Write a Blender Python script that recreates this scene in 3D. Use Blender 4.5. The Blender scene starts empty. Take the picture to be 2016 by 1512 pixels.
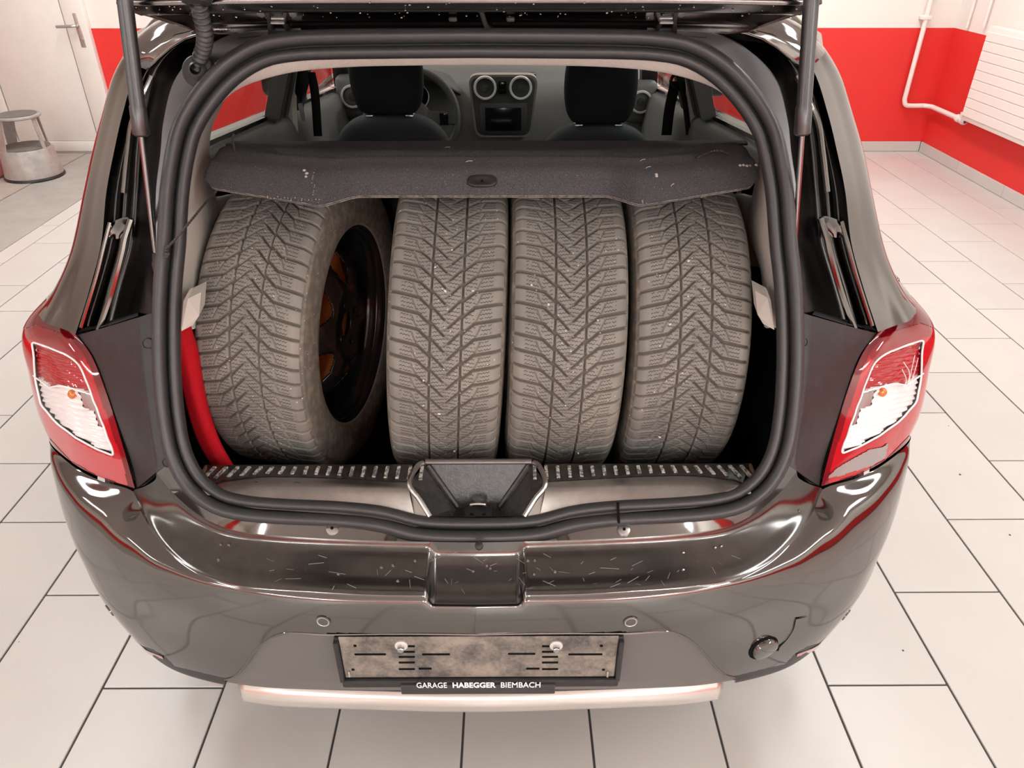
import bpy, bmesh, math, random
import numpy as np
from mathutils import Vector, Matrix
random.seed(7)
rng = np.random.default_rng(7)
R = math.radians
scene = bpy.context.scene
COL = scene.collection

# ------------------------------------------------------------------ camera
FPX = 1455.0
PITCH, YAW = R(32.02), R(0.267)
CAM = np.array([0.057, 0.0, 1.61])
cam_d = bpy.data.cameras.new('camera')
cam_d.sensor_width = 36.0
cam_d.lens = 36.0 * FPX / 2016.0
cam_d.clip_start = 0.02
cam = bpy.data.objects.new('camera', cam_d)
cam.location = CAM
cam.rotation_euler = (math.pi / 2 - PITCH, 0, -YAW)
COL.objects.link(cam)
scene.camera = cam
# ------------------------------------------------------------------ view, world, lights
vs = scene.view_settings
vs.view_transform = 'Standard'
vs.look = 'None'
vs.exposure = 0.0
vs.gamma = 1.0
vs.use_curve_mapping = False
world = bpy.data.worlds.new('world')
scene.world = world
world.use_nodes = True
world.node_tree.nodes['Background'].inputs[0].default_value = (1.0, 0.96, 0.92, 1)
world.node_tree.nodes['Background'].inputs[1].default_value = 0.3
CEIL = 3.0
LAMPS = [(-3.4, -7.2), (0.0, -7.2), (2.6, -7.2), (-3.4, -5.0), (0.0, -5.0), (2.6, -5.0), (-3.6, -2.4), (2.7, -2.4), (-3.7, 0.4), (2.6, 0.4), (-2.4, 2.8), (2.2, 2.8), (-2.2, 5.0), (1.9, 5.0)]
LAMP_POWER = {-7.2: 95.0, -5.0: 80.0, -2.4: 46.0, 0.4: 34.0, 2.8: 32.0, 5.0: 50.0}
def area_light(name, loc, sx, sy, power, color=(0.95, 0.975, 0.98)):
    d = bpy.data.lights.new(name, 'AREA')
    d.shape = 'RECTANGLE'; d.size = sx; d.size_y = sy
    d.energy = power; d.color = color
    o = bpy.data.objects.new(name, d)
    o.location = loc
    COL.objects.link(o)
    return o
for lx, ly in LAMPS:
    area_light('lamp_light', (lx, ly, CEIL - 0.085), 0.3, 1.5, LAMP_POWER[ly])

# ------------------------------------------------------------------ projection helpers (measure the place from the photograph)
_f = np.array([math.sin(YAW) * math.cos(PITCH), math.cos(YAW) * math.cos(PITCH), -math.sin(PITCH)])
_r = np.array([math.cos(YAW), -math.sin(YAW), 0.0])
_u = np.cross(_r, _f)
def ray(px, py):
    return _f + _r * ((px - 1008.0) / FPX) - _u * ((py - 756.0) / FPX)
def PY(px, py, Y):
    d = ray(px, py); return CAM + d * (Y / d[1])
def PZ(px, py, z):
    d = ray(px, py); return CAM + d * ((z - CAM[2]) / d[2])
def PX(px, py, X):
    d = ray(px, py); return CAM + d * ((X - CAM[0]) / d[0])
S0, SK = 0.97 - 0.446 * 0.70, 0.446           # plane of the tailgate opening: Y = S0 + SK*z
def PS(px, py, off=0.0):
    d = ray(px, py)
    t = (S0 + off + SK * CAM[2] - CAM[1]) / (d[1] - SK * d[2])
    return CAM + d * t
def proj(p):
    v = np.asarray(p, float) - CAM
    x = v @ _r; y = v @ _u; z = v @ _f
    return np.stack([1008 + FPX * x / z, 756 - FPX * y / z], -1)
def mir(p):
    p = np.array(p, float).copy(); p[..., 0] *= -1; return p

# ------------------------------------------------------------------ materials
MATS = {}
def mat(name, color=(0.5, 0.5, 0.5), rough=0.5, metal=0.0, spec=0.5, noise=None, bump=None, coat=0.0, emit=None, trans=0.0, alpha=None, var=0.0, ior=1.5):
    """principled material; noise=(scale, colour2, amount), bump=(scale, strength)"""
    if name in MATS: return MATS[name]
    m = bpy.data.materials.new(name); m.use_nodes = True
    nt = m.node_tree; b = nt.nodes['Principled BSDF']
    c = (*color, 1)
    b.inputs['Base Color'].default_value = c
    b.inputs['Roughness'].default_value = rough
    b.inputs['Metallic'].default_value = metal
    b.inputs['Specular IOR Level'].default_value = spec
    b.inputs['IOR'].default_value = ior
    if coat:
        b.inputs['Coat Weight'].default_value = coat
        b.inputs['Coat Roughness'].default_value = 0.04
    if trans: b.inputs['Transmission Weight'].default_value = trans
    if emit:
        b.inputs['Emission Color'].default_value = (*emit[0], 1)
        b.inputs['Emission Strength'].default_value = emit[1]
    tc = nt.nodes.new('ShaderNodeTexCoord')
    last = None
    if noise:
        n = nt.nodes.new('ShaderNodeTexNoise'); n.inputs['Scale'].default_value = noise[0]
        n.inputs['Detail'].default_value = 6; n.inputs['Roughness'].default_value = 0.65
        nt.links.new(tc.outputs['Object'], n.inputs['Vector'])
        cr = nt.nodes.new('ShaderNodeValToRGB')
        cr.color_ramp.elements[0].position = 0.5 - 0.5 * noise[2]
        cr.color_ramp.elements[1].position = 0.5 + 0.5 * noise[2]
        cr.color_ramp.elements[0].color = c
        cr.color_ramp.elements[1].color = (*noise[1], 1)
        nt.links.new(n.outputs['Fac'], cr.inputs['Fac'])
        last = cr.outputs['Color']
    if var:
        oi = nt.nodes.new('ShaderNodeObjectInfo')
        mr = nt.nodes.new('ShaderNodeMapRange')
        mr.inputs['To Min'].default_value = 1 - var; mr.inputs['To Max'].default_value = 1 + var
        nt.links.new(oi.outputs['Random'], mr.inputs['Value'])
        mx = nt.nodes.new('ShaderNodeVectorMath'); mx.operation = 'SCALE'
        if last: nt.links.new(last, mx.inputs[0])
        else: mx.inputs[0].default_value = color
        nt.links.new(mr.outputs['Result'], mx.inputs['Scale'])
        last = mx.outputs['Vector']
    if last: nt.links.new(last, b.inputs['Base Color'])
    if bump:
        n2 = nt.nodes.new('ShaderNodeTexNoise'); n2.inputs['Scale'].default_value = bump[0]
        n2.inputs['Detail'].default_value = 4
        nt.links.new(tc.outputs['Object'], n2.inputs['Vector'])
        bp = nt.nodes.new('ShaderNodeBump'); bp.inputs['Strength'].default_value = bump[1]
        bp.inputs['Distance'].default_value = 0.002
        nt.links.new(n2.outputs['Fac'], bp.inputs['Height'])
        nt.links.new(bp.outputs['Normal'], b.inputs['Normal'])
    MATS[name] = m
    return m
def nodes_of(m):
    nt = m.node_tree
    return nt, nt.nodes['Principled BSDF']
def mathn(nt, op, a, b=None, c=None):
    n = nt.nodes.new('ShaderNodeMath'); n.operation = op
    for i, v in enumerate((a, b, c)):
        if v is None: continue
        if isinstance(v, (int, float)): n.inputs[i].default_value = v
        else: nt.links.new(v, n.inputs[i])
    return n.outputs[0]
def mixc(nt, fac, a, b):
    n = nt.nodes.new('ShaderNodeMix'); n.data_type = 'RGBA'
    for i, v in ((0, fac), (6, a), (7, b)):
        if isinstance(v, tuple): n.inputs[i].default_value = (*v, 1)
        elif isinstance(v, (int, float)): n.inputs[i].default_value = v
        else: nt.links.new(v, n.inputs[i])
    return n.outputs[2]

M_paint = mat('black_car_paint', (0.20, 0.196, 0.19), 0.07, 1.0, bump=(900, 0.012))
M_paint_top = mat('scratched_top_paint_dark_reflection', (0.115, 0.112, 0.108), 0.17, 1.0, noise=(40, (0.15, 0.147, 0.142), 0.5), bump=(700, 0.03))  # scratched black paint, darkened to carry the dark reflection on the bumper top
M_paint_reflect = mat('gate_paint_floor_reflection', (0.20, 0.19, 0.185), 0.16, 1.0, noise=(60, (0.26, 0.25, 0.245), 0.5), bump=(500, 0.03))  # black tailgate paint, base colour lightened to stand for the reflected floor
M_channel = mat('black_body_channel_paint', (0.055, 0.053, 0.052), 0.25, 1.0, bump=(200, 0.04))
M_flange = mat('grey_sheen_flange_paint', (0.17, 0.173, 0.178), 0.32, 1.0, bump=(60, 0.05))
M_sill = mat('sill_paint_silvery_reflection', (0.34, 0.335, 0.32), 0.33, 1.0, noise=(25, (0.52, 0.51, 0.49), 0.6), bump=(70, 0.12))  # gloss black sill; its silvery reflections are painted in as a pale base
M_sill_dark = mat('black_ribbed_plastic', (0.012, 0.012, 0.012), 0.28, 0, bump=(300, 0.15), noise=(90, (0.05, 0.045, 0.04), 0.35))
M_rubber = mat('black_seal_rubber', (0.030, 0.031, 0.033), 0.38, 0, 0.6, bump=(600, 0.06))
M_plastic = mat('matte_black_plastic', (0.014, 0.014, 0.015), 0.42, 0, 0.45, noise=(35, (0.030, 0.030, 0.031), 0.5), bump=(900, 0.08))
M_grey = mat('grey_bumper_plastic', (0.135, 0.13, 0.125), 0.5, 0, 0.5, bump=(1500, 0.1))
M_silver = mat('silver_skid_plate', (0.72, 0.69, 0.66), 0.28, 0.85)
M_carpet = mat('black_boot_carpet', (0.010, 0.010, 0.011), 0.95, 0, 0.1, bump=(700, 0.5))
M_beige = mat('beige_trim_plastic', (0.64, 0.60, 0.55), 0.55, 0, bump=(900, 0.15))
M_beige_dark = mat('grey_lower_trim_plastic', (0.34, 0.335, 0.30), 0.6, 0, bump=(900, 0.15))
M_head = mat('beige_headliner_felt', (0.80, 0.74, 0.69), 0.95, 0, 0.1, noise=(700, (0.60, 0.55, 0.51), 0.5), bump=(900, 0.9))
M_dash = mat('dark_dashboard_plastic', (0.040, 0.041, 0.040), 0.6, 0)
M_dash_grey = mat('grey_dashboard_plastic', (0.13, 0.13, 0.122), 0.6, 0)
M_seat = mat('black_seat_fabric', (0.016, 0.017, 0.018), 0.9, 0, 0.2, bump=(900, 0.4))
M_seat_grey = mat('grey_seat_fabric', (0.045, 0.05, 0.052), 0.85, 0, 0.2, bump=(900, 0.4))
M_chrome = mat('chrome', (0.85, 0.85, 0.84), 0.12, 1.0)
M_ring = mat('bright_ring_trim', (0.88, 0.87, 0.85), 0.25, 0.35)
M_hinge = mat('dark_hinge_steel', (0.16, 0.155, 0.15), 0.3, 0.9)
M_steel = mat('brushed_steel', (0.5, 0.5, 0.5), 0.3, 1.0)
M_screen = mat('dark_screen', (0.005, 0.005, 0.006), 0.15, 0)
M_blackgloss = mat('gloss_black_plastic', (0.006, 0.006, 0.006), 0.12, 0, 0.5)
M_strut = mat('satin_black_strut', (0.10, 0.10, 0.102), 0.3, 0.8)
M_rod = mat('polished_rod', (0.30, 0.30, 0.31), 0.2, 1.0)
M_dark = mat('dark_underbody', (0.006, 0.006, 0.006), 0.9, 0, 0.1)
M_belt = mat('black_belt_webbing', (0.008, 0.008, 0.008), 0.7, 0, 0.3)
M_white_p = mat('white_lacquer', (0.84, 0.80, 0.75), 0.35, 0, noise=(6, (0.79, 0.75, 0.70), 0.5))
M_alu = mat('handle_aluminium', (0.55, 0.53, 0.5), 0.35, 0.8)
M_red_cloth = mat('red_fleece_cloth', (0.48, 0.006, 0.014), 0.8, 0, 0.2, bump=(400, 0.35))
M_white_ink = mat('white_print', (0.9, 0.9, 0.9), 0.5)
M_rimblack = mat('black_rim_paint', (0.012, 0.012, 0.013), 0.15, 0, 0.6)
M_copper = mat('rust_brown_barrel', (0.80, 0.27, 0.07), 0.35, 0.15, noise=(30, (0.55, 0.17, 0.05), 0.6))
M_tile = mat('pale_floor_tile', (0.60, 0.572, 0.537), 0.33, 0, 0.5, noise=(3.2, (0.55, 0.524, 0.492), 0.55), bump=(60, 0.05), var=0.035)
M_grout = mat('dark_grout', (0.075, 0.072, 0.07), 0.9, 0)
M_concrete = mat('grey_concrete', (0.42, 0.39, 0.355), 0.8, 0, noise=(5, (0.31, 0.29, 0.265), 0.6), bump=(80, 0.3))
M_concrete2 = mat('brown_screed', (0.46, 0.39, 0.33), 0.85, 0, noise=(9, (0.33, 0.285, 0.25), 0.6), bump=(80, 0.3))
M_ceil = mat('white_ceiling', (0.85, 0.83, 0.8), 0.9, 0)
M_pipe = mat('white_pipe_paint', (0.82, 0.76, 0.71), 0.4, 0)
M_radiator = mat('white_radiator_enamel', (0.83, 0.79, 0.74), 0.35, 0)
M_stool = mat('dirty_grey_metal', (0.48, 0.46, 0.43), 0.45, 0.2, noise=(14, (0.28, 0.26, 0.24), 0.6))
M_stool_top = mat('brown_rubber_tread', (0.13, 0.115, 0.10), 0.8, 0, noise=(20, (0.22, 0.2, 0.18), 0.5))
M_can = mat('pink_red_canister', (0.80, 0.30, 0.28), 0.35, 0)
M_amber = mat('amber_bulb', (0.60, 0.16, 0.008), 0.15, 0, coat=1)
M_lampwhite = mat('silver_lamp_reflector', (0.93, 0.92, 0.92), 0.22, 0.1)
M_lampdark = mat('dark_lamp_reflector', (0.42, 0.41, 0.41), 0.2, 0.6)
M_lampred = mat('red_lamp_lens', (0.34, 0.004, 0.012), 0.08, 0, 0.6, coat=1.0)
M_lampred2 = mat('bright_red_lamp_reflector', (0.44, 0.005, 0.014), 0.12, 0.1, 0.6, coat=1.0)
M_lampdeep = mat('deep_red_lamp_lens', (0.15, 0.002, 0.008), 0.06, 0, 0.6, coat=1.0)
M_lamptop = mat('dark_red_upper_lens', (0.24, 0.003, 0.010), 0.08, 0, 0.6, coat=1.0)
M_lamppink = mat('scuffed_pink_lens', (0.50, 0.085, 0.095), 0.22, 0, coat=0.6)

def wall_material():
    """white plaster wall with a red dado band up to a height (object Z = world Z)"""
    m = mat('white_wall_red_dado', (0.80, 0.75, 0.70), 0.55, 0)
    nt, b = nodes_of(m)
    g = nt.nodes.new('ShaderNodeNewGeometry')
    sp = nt.nodes.new('ShaderNodeSeparateXYZ'); nt.links.new(g.outputs['Position'], sp.inputs[0])
    n = nt.nodes.new('ShaderNodeTexNoise'); n.inputs['Scale'].default_value = 2.5; n.inputs['Detail'].default_value = 5
    nt.links.new(g.outputs['Position'], n.inputs['Vector'])
    red = mixc(nt, n.outputs['Fac'], (0.80, 0.030, 0.024), (0.66, 0.024, 0.020))
    white = mixc(nt, n.outputs['Fac'], (0.86, 0.80, 0.74), (0.80, 0.745, 0.69))
    f = mathn(nt, 'LESS_THAN', sp.outputs['Z'], DADO)
    nt.links.new(mixc(nt, f, white, red), b.inputs['Base Color'])
    n2 = nt.nodes.new('ShaderNodeTexNoise'); n2.inputs['Scale'].default_value = 120
    nt.links.new(g.outputs['Position'], n2.inputs['Vector'])
    bp = nt.nodes.new('ShaderNodeBump'); bp.inputs['Strength'].default_value = 0.12; bp.inputs['Distance'].default_value = 0.003
    nt.links.new(n2.outputs['Fac'], bp.inputs['Height']); nt.links.new(bp.outputs['Normal'], b.inputs['Normal'])
    return m
DADO = 0.925
M_wall = wall_material()

def glass_material(name, tint, rough=0.0, refl=1.0):
    m = bpy.data.materials.new(name); m.use_nodes = True
    nt = m.node_tree; nt.nodes.remove(nt.nodes['Principled BSDF'])
    out = nt.nodes['Material Output']
    tr = nt.nodes.new('ShaderNodeBsdfTransparent'); tr.inputs[0].default_value = (*tint, 1)
    gl = nt.nodes.new('ShaderNodeBsdfGlossy'); gl.inputs['Roughness'].default_value = rough
    lw = nt.nodes.new('ShaderNodeLayerWeight'); lw.inputs['Blend'].default_value = 0.5
    f = mathn(nt, 'MULTIPLY', mathn(nt, 'MULTIPLY_ADD', mathn(nt, 'POWER', lw.outputs['Facing'], 5.0), 0.96, 0.04), refl)
    mx = nt.nodes.new('ShaderNodeMixShader')
    nt.links.new(f, mx.inputs[0]); nt.links.new(tr.outputs[0], mx.inputs[1]); nt.links.new(gl.outputs[0], mx.inputs[2])
    nt.links.new(mx.outputs[0], out.inputs[0])
    MATS[name] = m
    return m
M_glass = glass_material('window_glass', (0.90, 0.93, 0.91))
M_clear = glass_material('clear_lamp_cover', (0.97, 0.95, 0.95), 0.03, 0.8)

def felt_material():
    m = mat('charcoal_shelf_felt', (0.050, 0.048, 0.052), 0.95, 0, 0.15)
    nt, b = nodes_of(m)
    tc = nt.nodes.new('ShaderNodeTexCoord')
    n = nt.nodes.new('ShaderNodeTexNoise'); n.inputs['Scale'].default_value = 620; n.inputs['Detail'].default_value = 3
    nt.links.new(tc.outputs['Object'], n.inputs['Vector'])
    base = mixc(nt, mathn(nt, 'MULTIPLY_ADD', n.outputs['Fac'], 2.2, -0.6), (0.040, 0.038, 0.042), (0.135, 0.128, 0.138))
    v = nt.nodes.new('ShaderNodeTexVoronoi'); v.inputs['Scale'].default_value = 95
    nt.links.new(tc.outputs['Object'], v.inputs['Vector'])
    f = mathn(nt, 'LESS_THAN', v.outputs['Distance'], 0.055)
    nt.links.new(mixc(nt, f, base, (0.5, 0.47, 0.45)), b.inputs['Base Color'])
    bp = nt.nodes.new('ShaderNodeBump'); bp.inputs['Strength'].default_value = 0.6; bp.inputs['Distance'].default_value = 0.002
    nt.links.new(n.outputs['Fac'], bp.inputs['Height']); nt.links.new(bp.outputs['Normal'], b.inputs['Normal'])
    return m
M_felt = felt_material()
M_edge = mat('worn_pale_edge', (0.55, 0.50, 0.42), 0.9, 0, noise=(90, (0.10, 0.095, 0.09), 0.25))

def tyre_material():
    m = mat('dusty_tyre_rubber', (0.2, 0.19, 0.17), 0.62, 0, 0.45)
    nt, b = nodes_of(m)
    uv = nt.nodes.new('ShaderNodeUVMap'); uv.uv_map = 'UVMap'
    sp = nt.nodes.new('ShaderNodeSeparateXYZ'); nt.links.new(uv.outputs[0], sp.inputs[0])
    s, t = sp.outputs['X'], sp.outputs['Y']           # s metres across, t in pitches along the blocks
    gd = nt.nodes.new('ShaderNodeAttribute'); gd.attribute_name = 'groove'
    # zigzag sipes
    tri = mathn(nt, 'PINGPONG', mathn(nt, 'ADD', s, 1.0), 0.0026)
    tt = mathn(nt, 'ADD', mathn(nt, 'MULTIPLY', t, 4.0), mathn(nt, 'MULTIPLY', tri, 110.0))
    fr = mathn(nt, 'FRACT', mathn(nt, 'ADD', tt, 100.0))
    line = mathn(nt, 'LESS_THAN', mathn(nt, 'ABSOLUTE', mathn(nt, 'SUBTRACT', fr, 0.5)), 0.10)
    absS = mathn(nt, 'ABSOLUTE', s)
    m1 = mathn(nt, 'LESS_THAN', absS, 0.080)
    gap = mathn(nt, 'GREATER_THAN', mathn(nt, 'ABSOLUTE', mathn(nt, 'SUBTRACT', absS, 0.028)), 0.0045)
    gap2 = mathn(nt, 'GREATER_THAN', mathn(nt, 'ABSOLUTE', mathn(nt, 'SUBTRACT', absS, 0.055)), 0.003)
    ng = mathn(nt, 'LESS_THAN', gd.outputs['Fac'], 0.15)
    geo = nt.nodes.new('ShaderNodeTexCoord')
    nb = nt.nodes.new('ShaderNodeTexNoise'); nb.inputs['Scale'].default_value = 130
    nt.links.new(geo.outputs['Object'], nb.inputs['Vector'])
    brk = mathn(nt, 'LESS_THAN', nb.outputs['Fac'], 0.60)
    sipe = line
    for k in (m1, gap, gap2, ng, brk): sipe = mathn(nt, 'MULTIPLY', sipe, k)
    # colour
    n = nt.nodes.new('ShaderNodeTexNoise'); n.inputs['Scale'].default_value = 9; n.inputs['Detail'].default_value = 7
    nt.links.new(geo.outputs['Object'], n.inputs['Vector'])
    oi = nt.nodes.new('ShaderNodeObjectInfo')
    base = mixc(nt, mathn(nt, 'MULTIPLY_ADD', n.outputs['Fac'], 2.4, -0.7), (0.175, 0.168, 0.155), (0.255, 0.238, 0.208))
    # dusty brown sidewalls
    n3 = nt.nodes.new('ShaderNodeTexNoise'); n3.inputs['Scale'].default_value = 55; n3.inputs['Detail'].default_value = 6
    nt.links.new(geo.outputs['Object'], n3.inputs['Vector'])
    dust = mixc(nt, mathn(nt, 'MULTIPLY_ADD', n3.outputs['Fac'], 4.0, -1.7), (0.125, 0.112, 0.095), (0.225, 0.195, 0.155))
    sw = mathn(nt, 'GREATER_THAN', absS, 0.099)
    c = mixc(nt, sw, base, dust)
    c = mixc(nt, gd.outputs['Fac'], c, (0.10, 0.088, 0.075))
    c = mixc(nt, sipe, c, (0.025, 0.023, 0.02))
    v = nt.nodes.new('ShaderNodeTexVoronoi'); v.inputs['Scale'].default_value = 75
    nt.links.new(geo.outputs['Object'], v.inputs['Vector'])
    n4 = nt.nodes.new('ShaderNodeTexNoise'); n4.inputs['Scale'].default_value = 8
    nt.links.new(geo.outputs['Object'], n4.inputs['Vector'])
    fl = mathn(nt, 'MULTIPLY', mathn(nt, 'LESS_THAN', v.outputs['Distance'], 0.085), mathn(nt, 'GREATER_THAN', n4.outputs['Fac'], 0.46))
    c = mixc(nt, fl, c, (0.62, 0.58, 0.53))
    nt.links.new(c, b.inputs['Base Color'])
    bp = nt.nodes.new('ShaderNodeBump'); bp.inputs['Strength'].default_value = 0.5; bp.inputs['Distance'].default_value = 0.0015
    h = mathn(nt, 'SUBTRACT', mathn(nt, 'MULTIPLY', n3.outputs['Fac'], 0.25), sipe)
    nt.links.new(h, bp.inputs['Height']); nt.links.new(bp.outputs['Normal'], b.inputs['Normal'])
    return m
M_tyre = tyre_material()
def plate_material():
    m = mat('dusty_plate_holder', (0.04, 0.04, 0.04), 0.6, 0)
    nt, b = nodes_of(m)
    tc = nt.nodes.new('ShaderNodeTexCoord')
    n = nt.nodes.new('ShaderNodeTexNoise'); n.inputs['Scale'].default_value = 14; n.inputs['Detail'].default_value = 12; n.inputs['Roughness'].default_value = 0.78
    nt.links.new(tc.outputs['Object'], n.inputs['Vector'])
    f = mathn(nt, 'MULTIPLY_ADD', n.outputs['Fac'], 4.5, -1.75)
    f.node.use_clamp = True
    nt.links.new(mixc(nt, f, (0.075, 0.073, 0.07), (0.30, 0.265, 0.22)), b.inputs['Base Color'])
    return m
M_plate = plate_material()

# ------------------------------------------------------------------ mesh helpers
ORIG = {}                                   # world offset of every root / part
def root(name, label, cat, loc=(0, 0, 0), group=None, kind=None):
    o = bpy.data.objects.new(name, None); COL.objects.link(o)
    o.empty_display_size = 0.1
    o.location = loc
    o['label'] = label; o['category'] = cat
    if group: o['group'] = group
    if kind: o['kind'] = kind
    ORIG[o] = np.array(loc, float)
    return o
def mesh_obj(name, verts, faces, material, parent=None, smooth=True, sharp=35, loc=None, label=None, kind=None):
    verts = np.asarray(verts, float)
    if parent is not None: off = ORIG.get(parent, np.zeros(3))
    else: off = np.array(loc, float) if loc is not None else np.zeros(3)
    me = bpy.data.meshes.new(name)
    me.from_pydata((verts - off).tolist(), [], [tuple(int(i) for i in f) for f in faces])
    me.materials.append(material)
    bm = bmesh.new(); bm.from_mesh(me); bmesh.ops.recalc_face_normals(bm, faces=bm.faces); bm.to_mesh(me); bm.free()
    if smooth:
        me.polygons.foreach_set('use_smooth', [True] * len(me.polygons))
        if sharp: me.set_sharp_from_angle(angle=R(sharp))
    me.update()
    o = bpy.data.objects.new(name, me); COL.objects.link(o)
    if parent is not None: o.parent = parent
    else: o.location = off
    ORIG[o] = off
    if label: o['label'] = label
    if kind: o['kind'] = kind
    return o
def tag(o, label, cat, group=None):
    o['label'] = label; o['category'] = cat
    if group: o['group'] = group
    return o
def struct(o):
    o['kind'] = 'structure'; return o
class MB:
    def __init__(s): s.v = []; s.f = []
    def add(s, v, f):
        n = len(s.v); s.v += [tuple(map(float, p)) for p in v]; s.f += [tuple(i + n for i in q) for q in f]; return s
    def mirror(s):
        n = len(s.v); v2 = [(-x, y, z) for x, y, z in s.v]
        s.f += [tuple(i + n for i in reversed(q)) for q in s.f]; s.v += v2; return s
    def grid(s, g, cu=False, cv=False):
        g = np.asarray(g); nv, nu = g.shape[:2]
        f = []
        for i in range(nv - (0 if cv else 1)):
            for j in range(nu - (0 if cu else 1)):
                f.append((i * nu + j, i * nu + (j + 1) % nu, ((i + 1) % nv) * nu + (j + 1) % nu, ((i + 1) % nv) * nu + j))
        return s.add(g.reshape(-1, 3), f)
    def box(s, x0, x1, y0, y1, z0, z1):
        v = [(x, y, z) for x in (x0, x1) for y in (y0, y1) for z in (z0, z1)]
        return s.add(v, [(0, 1, 3, 2), (4, 6, 7, 5), (0, 4, 5, 1), (2, 3, 7, 6), (0, 2, 6, 4), (1, 5, 7, 3)])
    def rbox(s, x0, x1, y0, y1, z0, z1, b=0.004, seg=2):
        bm = bmesh.new(); bmesh.ops.create_cube(bm, size=1)
        for v in bm.verts:
            v.co = Vector(((x0 + x1) / 2 + v.co.x * (x1 - x0), (y0 + y1) / 2 + v.co.y * (y1 - y0), (z0 + z1) / 2 + v.co.z * (z1 - z0)))
        bmesh.ops.bevel(bm, geom=bm.edges[:], offset=b, segments=seg, affect='EDGES', profile=0.5)
        bm.verts.index_update()
        s.add([v.co for v in bm.verts], [[v.index for v in f.verts] for f in bm.faces]); bm.free(); return s
    def tube(s, path, r, n=12, caps=True):
        p = np.asarray(path, float); m = len(p)
        rr = np.full(m, r) if np.isscalar(r) else np.asarray(r, float)
        T = np.gradient(p, axis=0); T /= np.linalg.norm(T, axis=1)[:, None] + 1e-12
        up = np.array([0, 0, 1.0]) if abs(T[0][2]) < 0.9 else np.array([0, 1.0, 0])
        N = np.cross(T[0], up); N /= np.linalg.norm(N)
        g = []
        a = np.linspace(0, 2 * math.pi, n, endpoint=False)
        for i in range(m):
            N = N - T[i] * (N @ T[i]); N /= np.linalg.norm(N); B = np.cross(T[i], N)
            g.append(p[i] + rr[i] * (np.cos(a)[:, None] * N + np.sin(a)[:, None] * B))
        base = len(s.v)
        s.grid(np.array(g), cu=True)
        if caps:
            s.f.append(tuple(base + k for k in range(n))[::-1]); s.f.append(tuple(base + (m - 1) * n + k for k in range(n)))
        return s
    def lathe(s, prof, origin, axis, n=24, closed=False):
        """prof: (radius, height along axis)"""
        ax = np.array(axis, float); ax /= np.linalg.norm(ax)
        t = np.array([1.0, 0, 0]) if abs(ax[0]) < 0.9 else np.array([0, 1.0, 0])
        N = np.cross(ax, t); N /= np.linalg.norm(N); B = np.cross(ax, N)
        a = np.linspace(0, 2 * math.pi, n, endpoint=False)
        g = np.array([np.array(origin) + h * ax + r * (np.cos(a)[:, None] * N + np.sin(a)[:, None] * B) for r, h in prof])
        return s.grid(g, cu=True, cv=closed)
    def disc(s, c, nrm, r, h=0.004, n=20, dome=0.0):
        return s.lathe([(1e-4, h + dome), (r * 0.5, h + dome * 0.75), (r * 0.92, h), (r, h * 0.6), (r, -0.004), (1e-4, -0.004)], c, nrm, n)
    def prism(s, poly, d):
        """polygon of 3D points extruded by the vector d"""
        p = np.asarray(poly, float); n = len(p); d = np.asarray(d, float)
        return s.add(np.vstack([p, p + d]), [tuple(range(n))[::-1], tuple(range(n, 2 * n))] + [(i, (i + 1) % n, n + (i + 1) % n, n + i) for i in range(n)])
    def build(s, name, material, parent=None, **k):
        return mesh_obj(name, s.v, s.f, material, parent, **k)
def cr(points, n):
    """Catmull-Rom through the points, n samples evenly by arc length"""
    p = np.asarray(points, float)
    if len(p) == 2:
        return p[0] + (p[1] - p[0]) * np.linspace(0, 1, n)[:, None]
    e = np.vstack([2 * p[0] - p[1], p, 2 * p[-1] - p[-2]])
    out = []
    t = np.linspace(0, 1, 24, endpoint=False)[:, None]
    for i in range(1, len(e) - 2):
        a, b, c, d = e[i - 1], e[i], e[i + 1], e[i + 2]
        out.append(0.5 * (2 * b + (c - a) * t + (2 * a - 5 * b + 4 * c - d) * t ** 2 + (3 * b - a - 3 * c + d) * t ** 3))
    out = np.vstack(out + [p[-1:]])
    L = np.concatenate([[0], np.cumsum(np.linalg.norm(np.diff(out, axis=0), axis=1))])
    q = np.linspace(0, L[-1], n)
    return np.stack([np.interp(q, L, out[:, k]) for k in range(p.shape[1])], 1)
def lin(points, n):
    p = np.asarray(points, float)
    L = np.concatenate([[0], np.cumsum(np.linalg.norm(np.diff(p, axis=0), axis=1))])
    q = np.linspace(0, L[-1], n)
    return np.stack([np.interp(q, L, p[:, k]) for k in range(p.shape[1])], 1)
def crv(rows, nv):
    """smooth across rows keeping column index (uniform parameter)"""
    rows = np.asarray(rows, float); m = len(rows)
    e = np.concatenate([[2 * rows[0] - rows[1]], rows, [2 * rows[-1] - rows[-2]]])
    out = []
    for q in np.linspace(0, m - 1, nv):
        i = min(int(q), m - 2); t = q - i
        a, b, c, d = e[i], e[i + 1], e[i + 2], e[i + 3]
        out.append(0.5 * (2 * b + (c - a) * t + (2 * a - 5 * b + 4 * c - d) * t ** 2 + (3 * b - a - 3 * c + d) * t ** 3))
    return np.array(out)
def loft(rows, nu, nv, smooth_v=True):
    rs = [cr(r, nu) for r in rows]
    if smooth_v: return crv(rs, nv)
    rs = np.array(rs); out = []
    for q in np.linspace(0, len(rs) - 1, nv):
        i = min(int(q), len(rs) - 2); out.append(rs[i] + (rs[i + 1] - rs[i]) * (q - i))
    return np.array(out)
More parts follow.
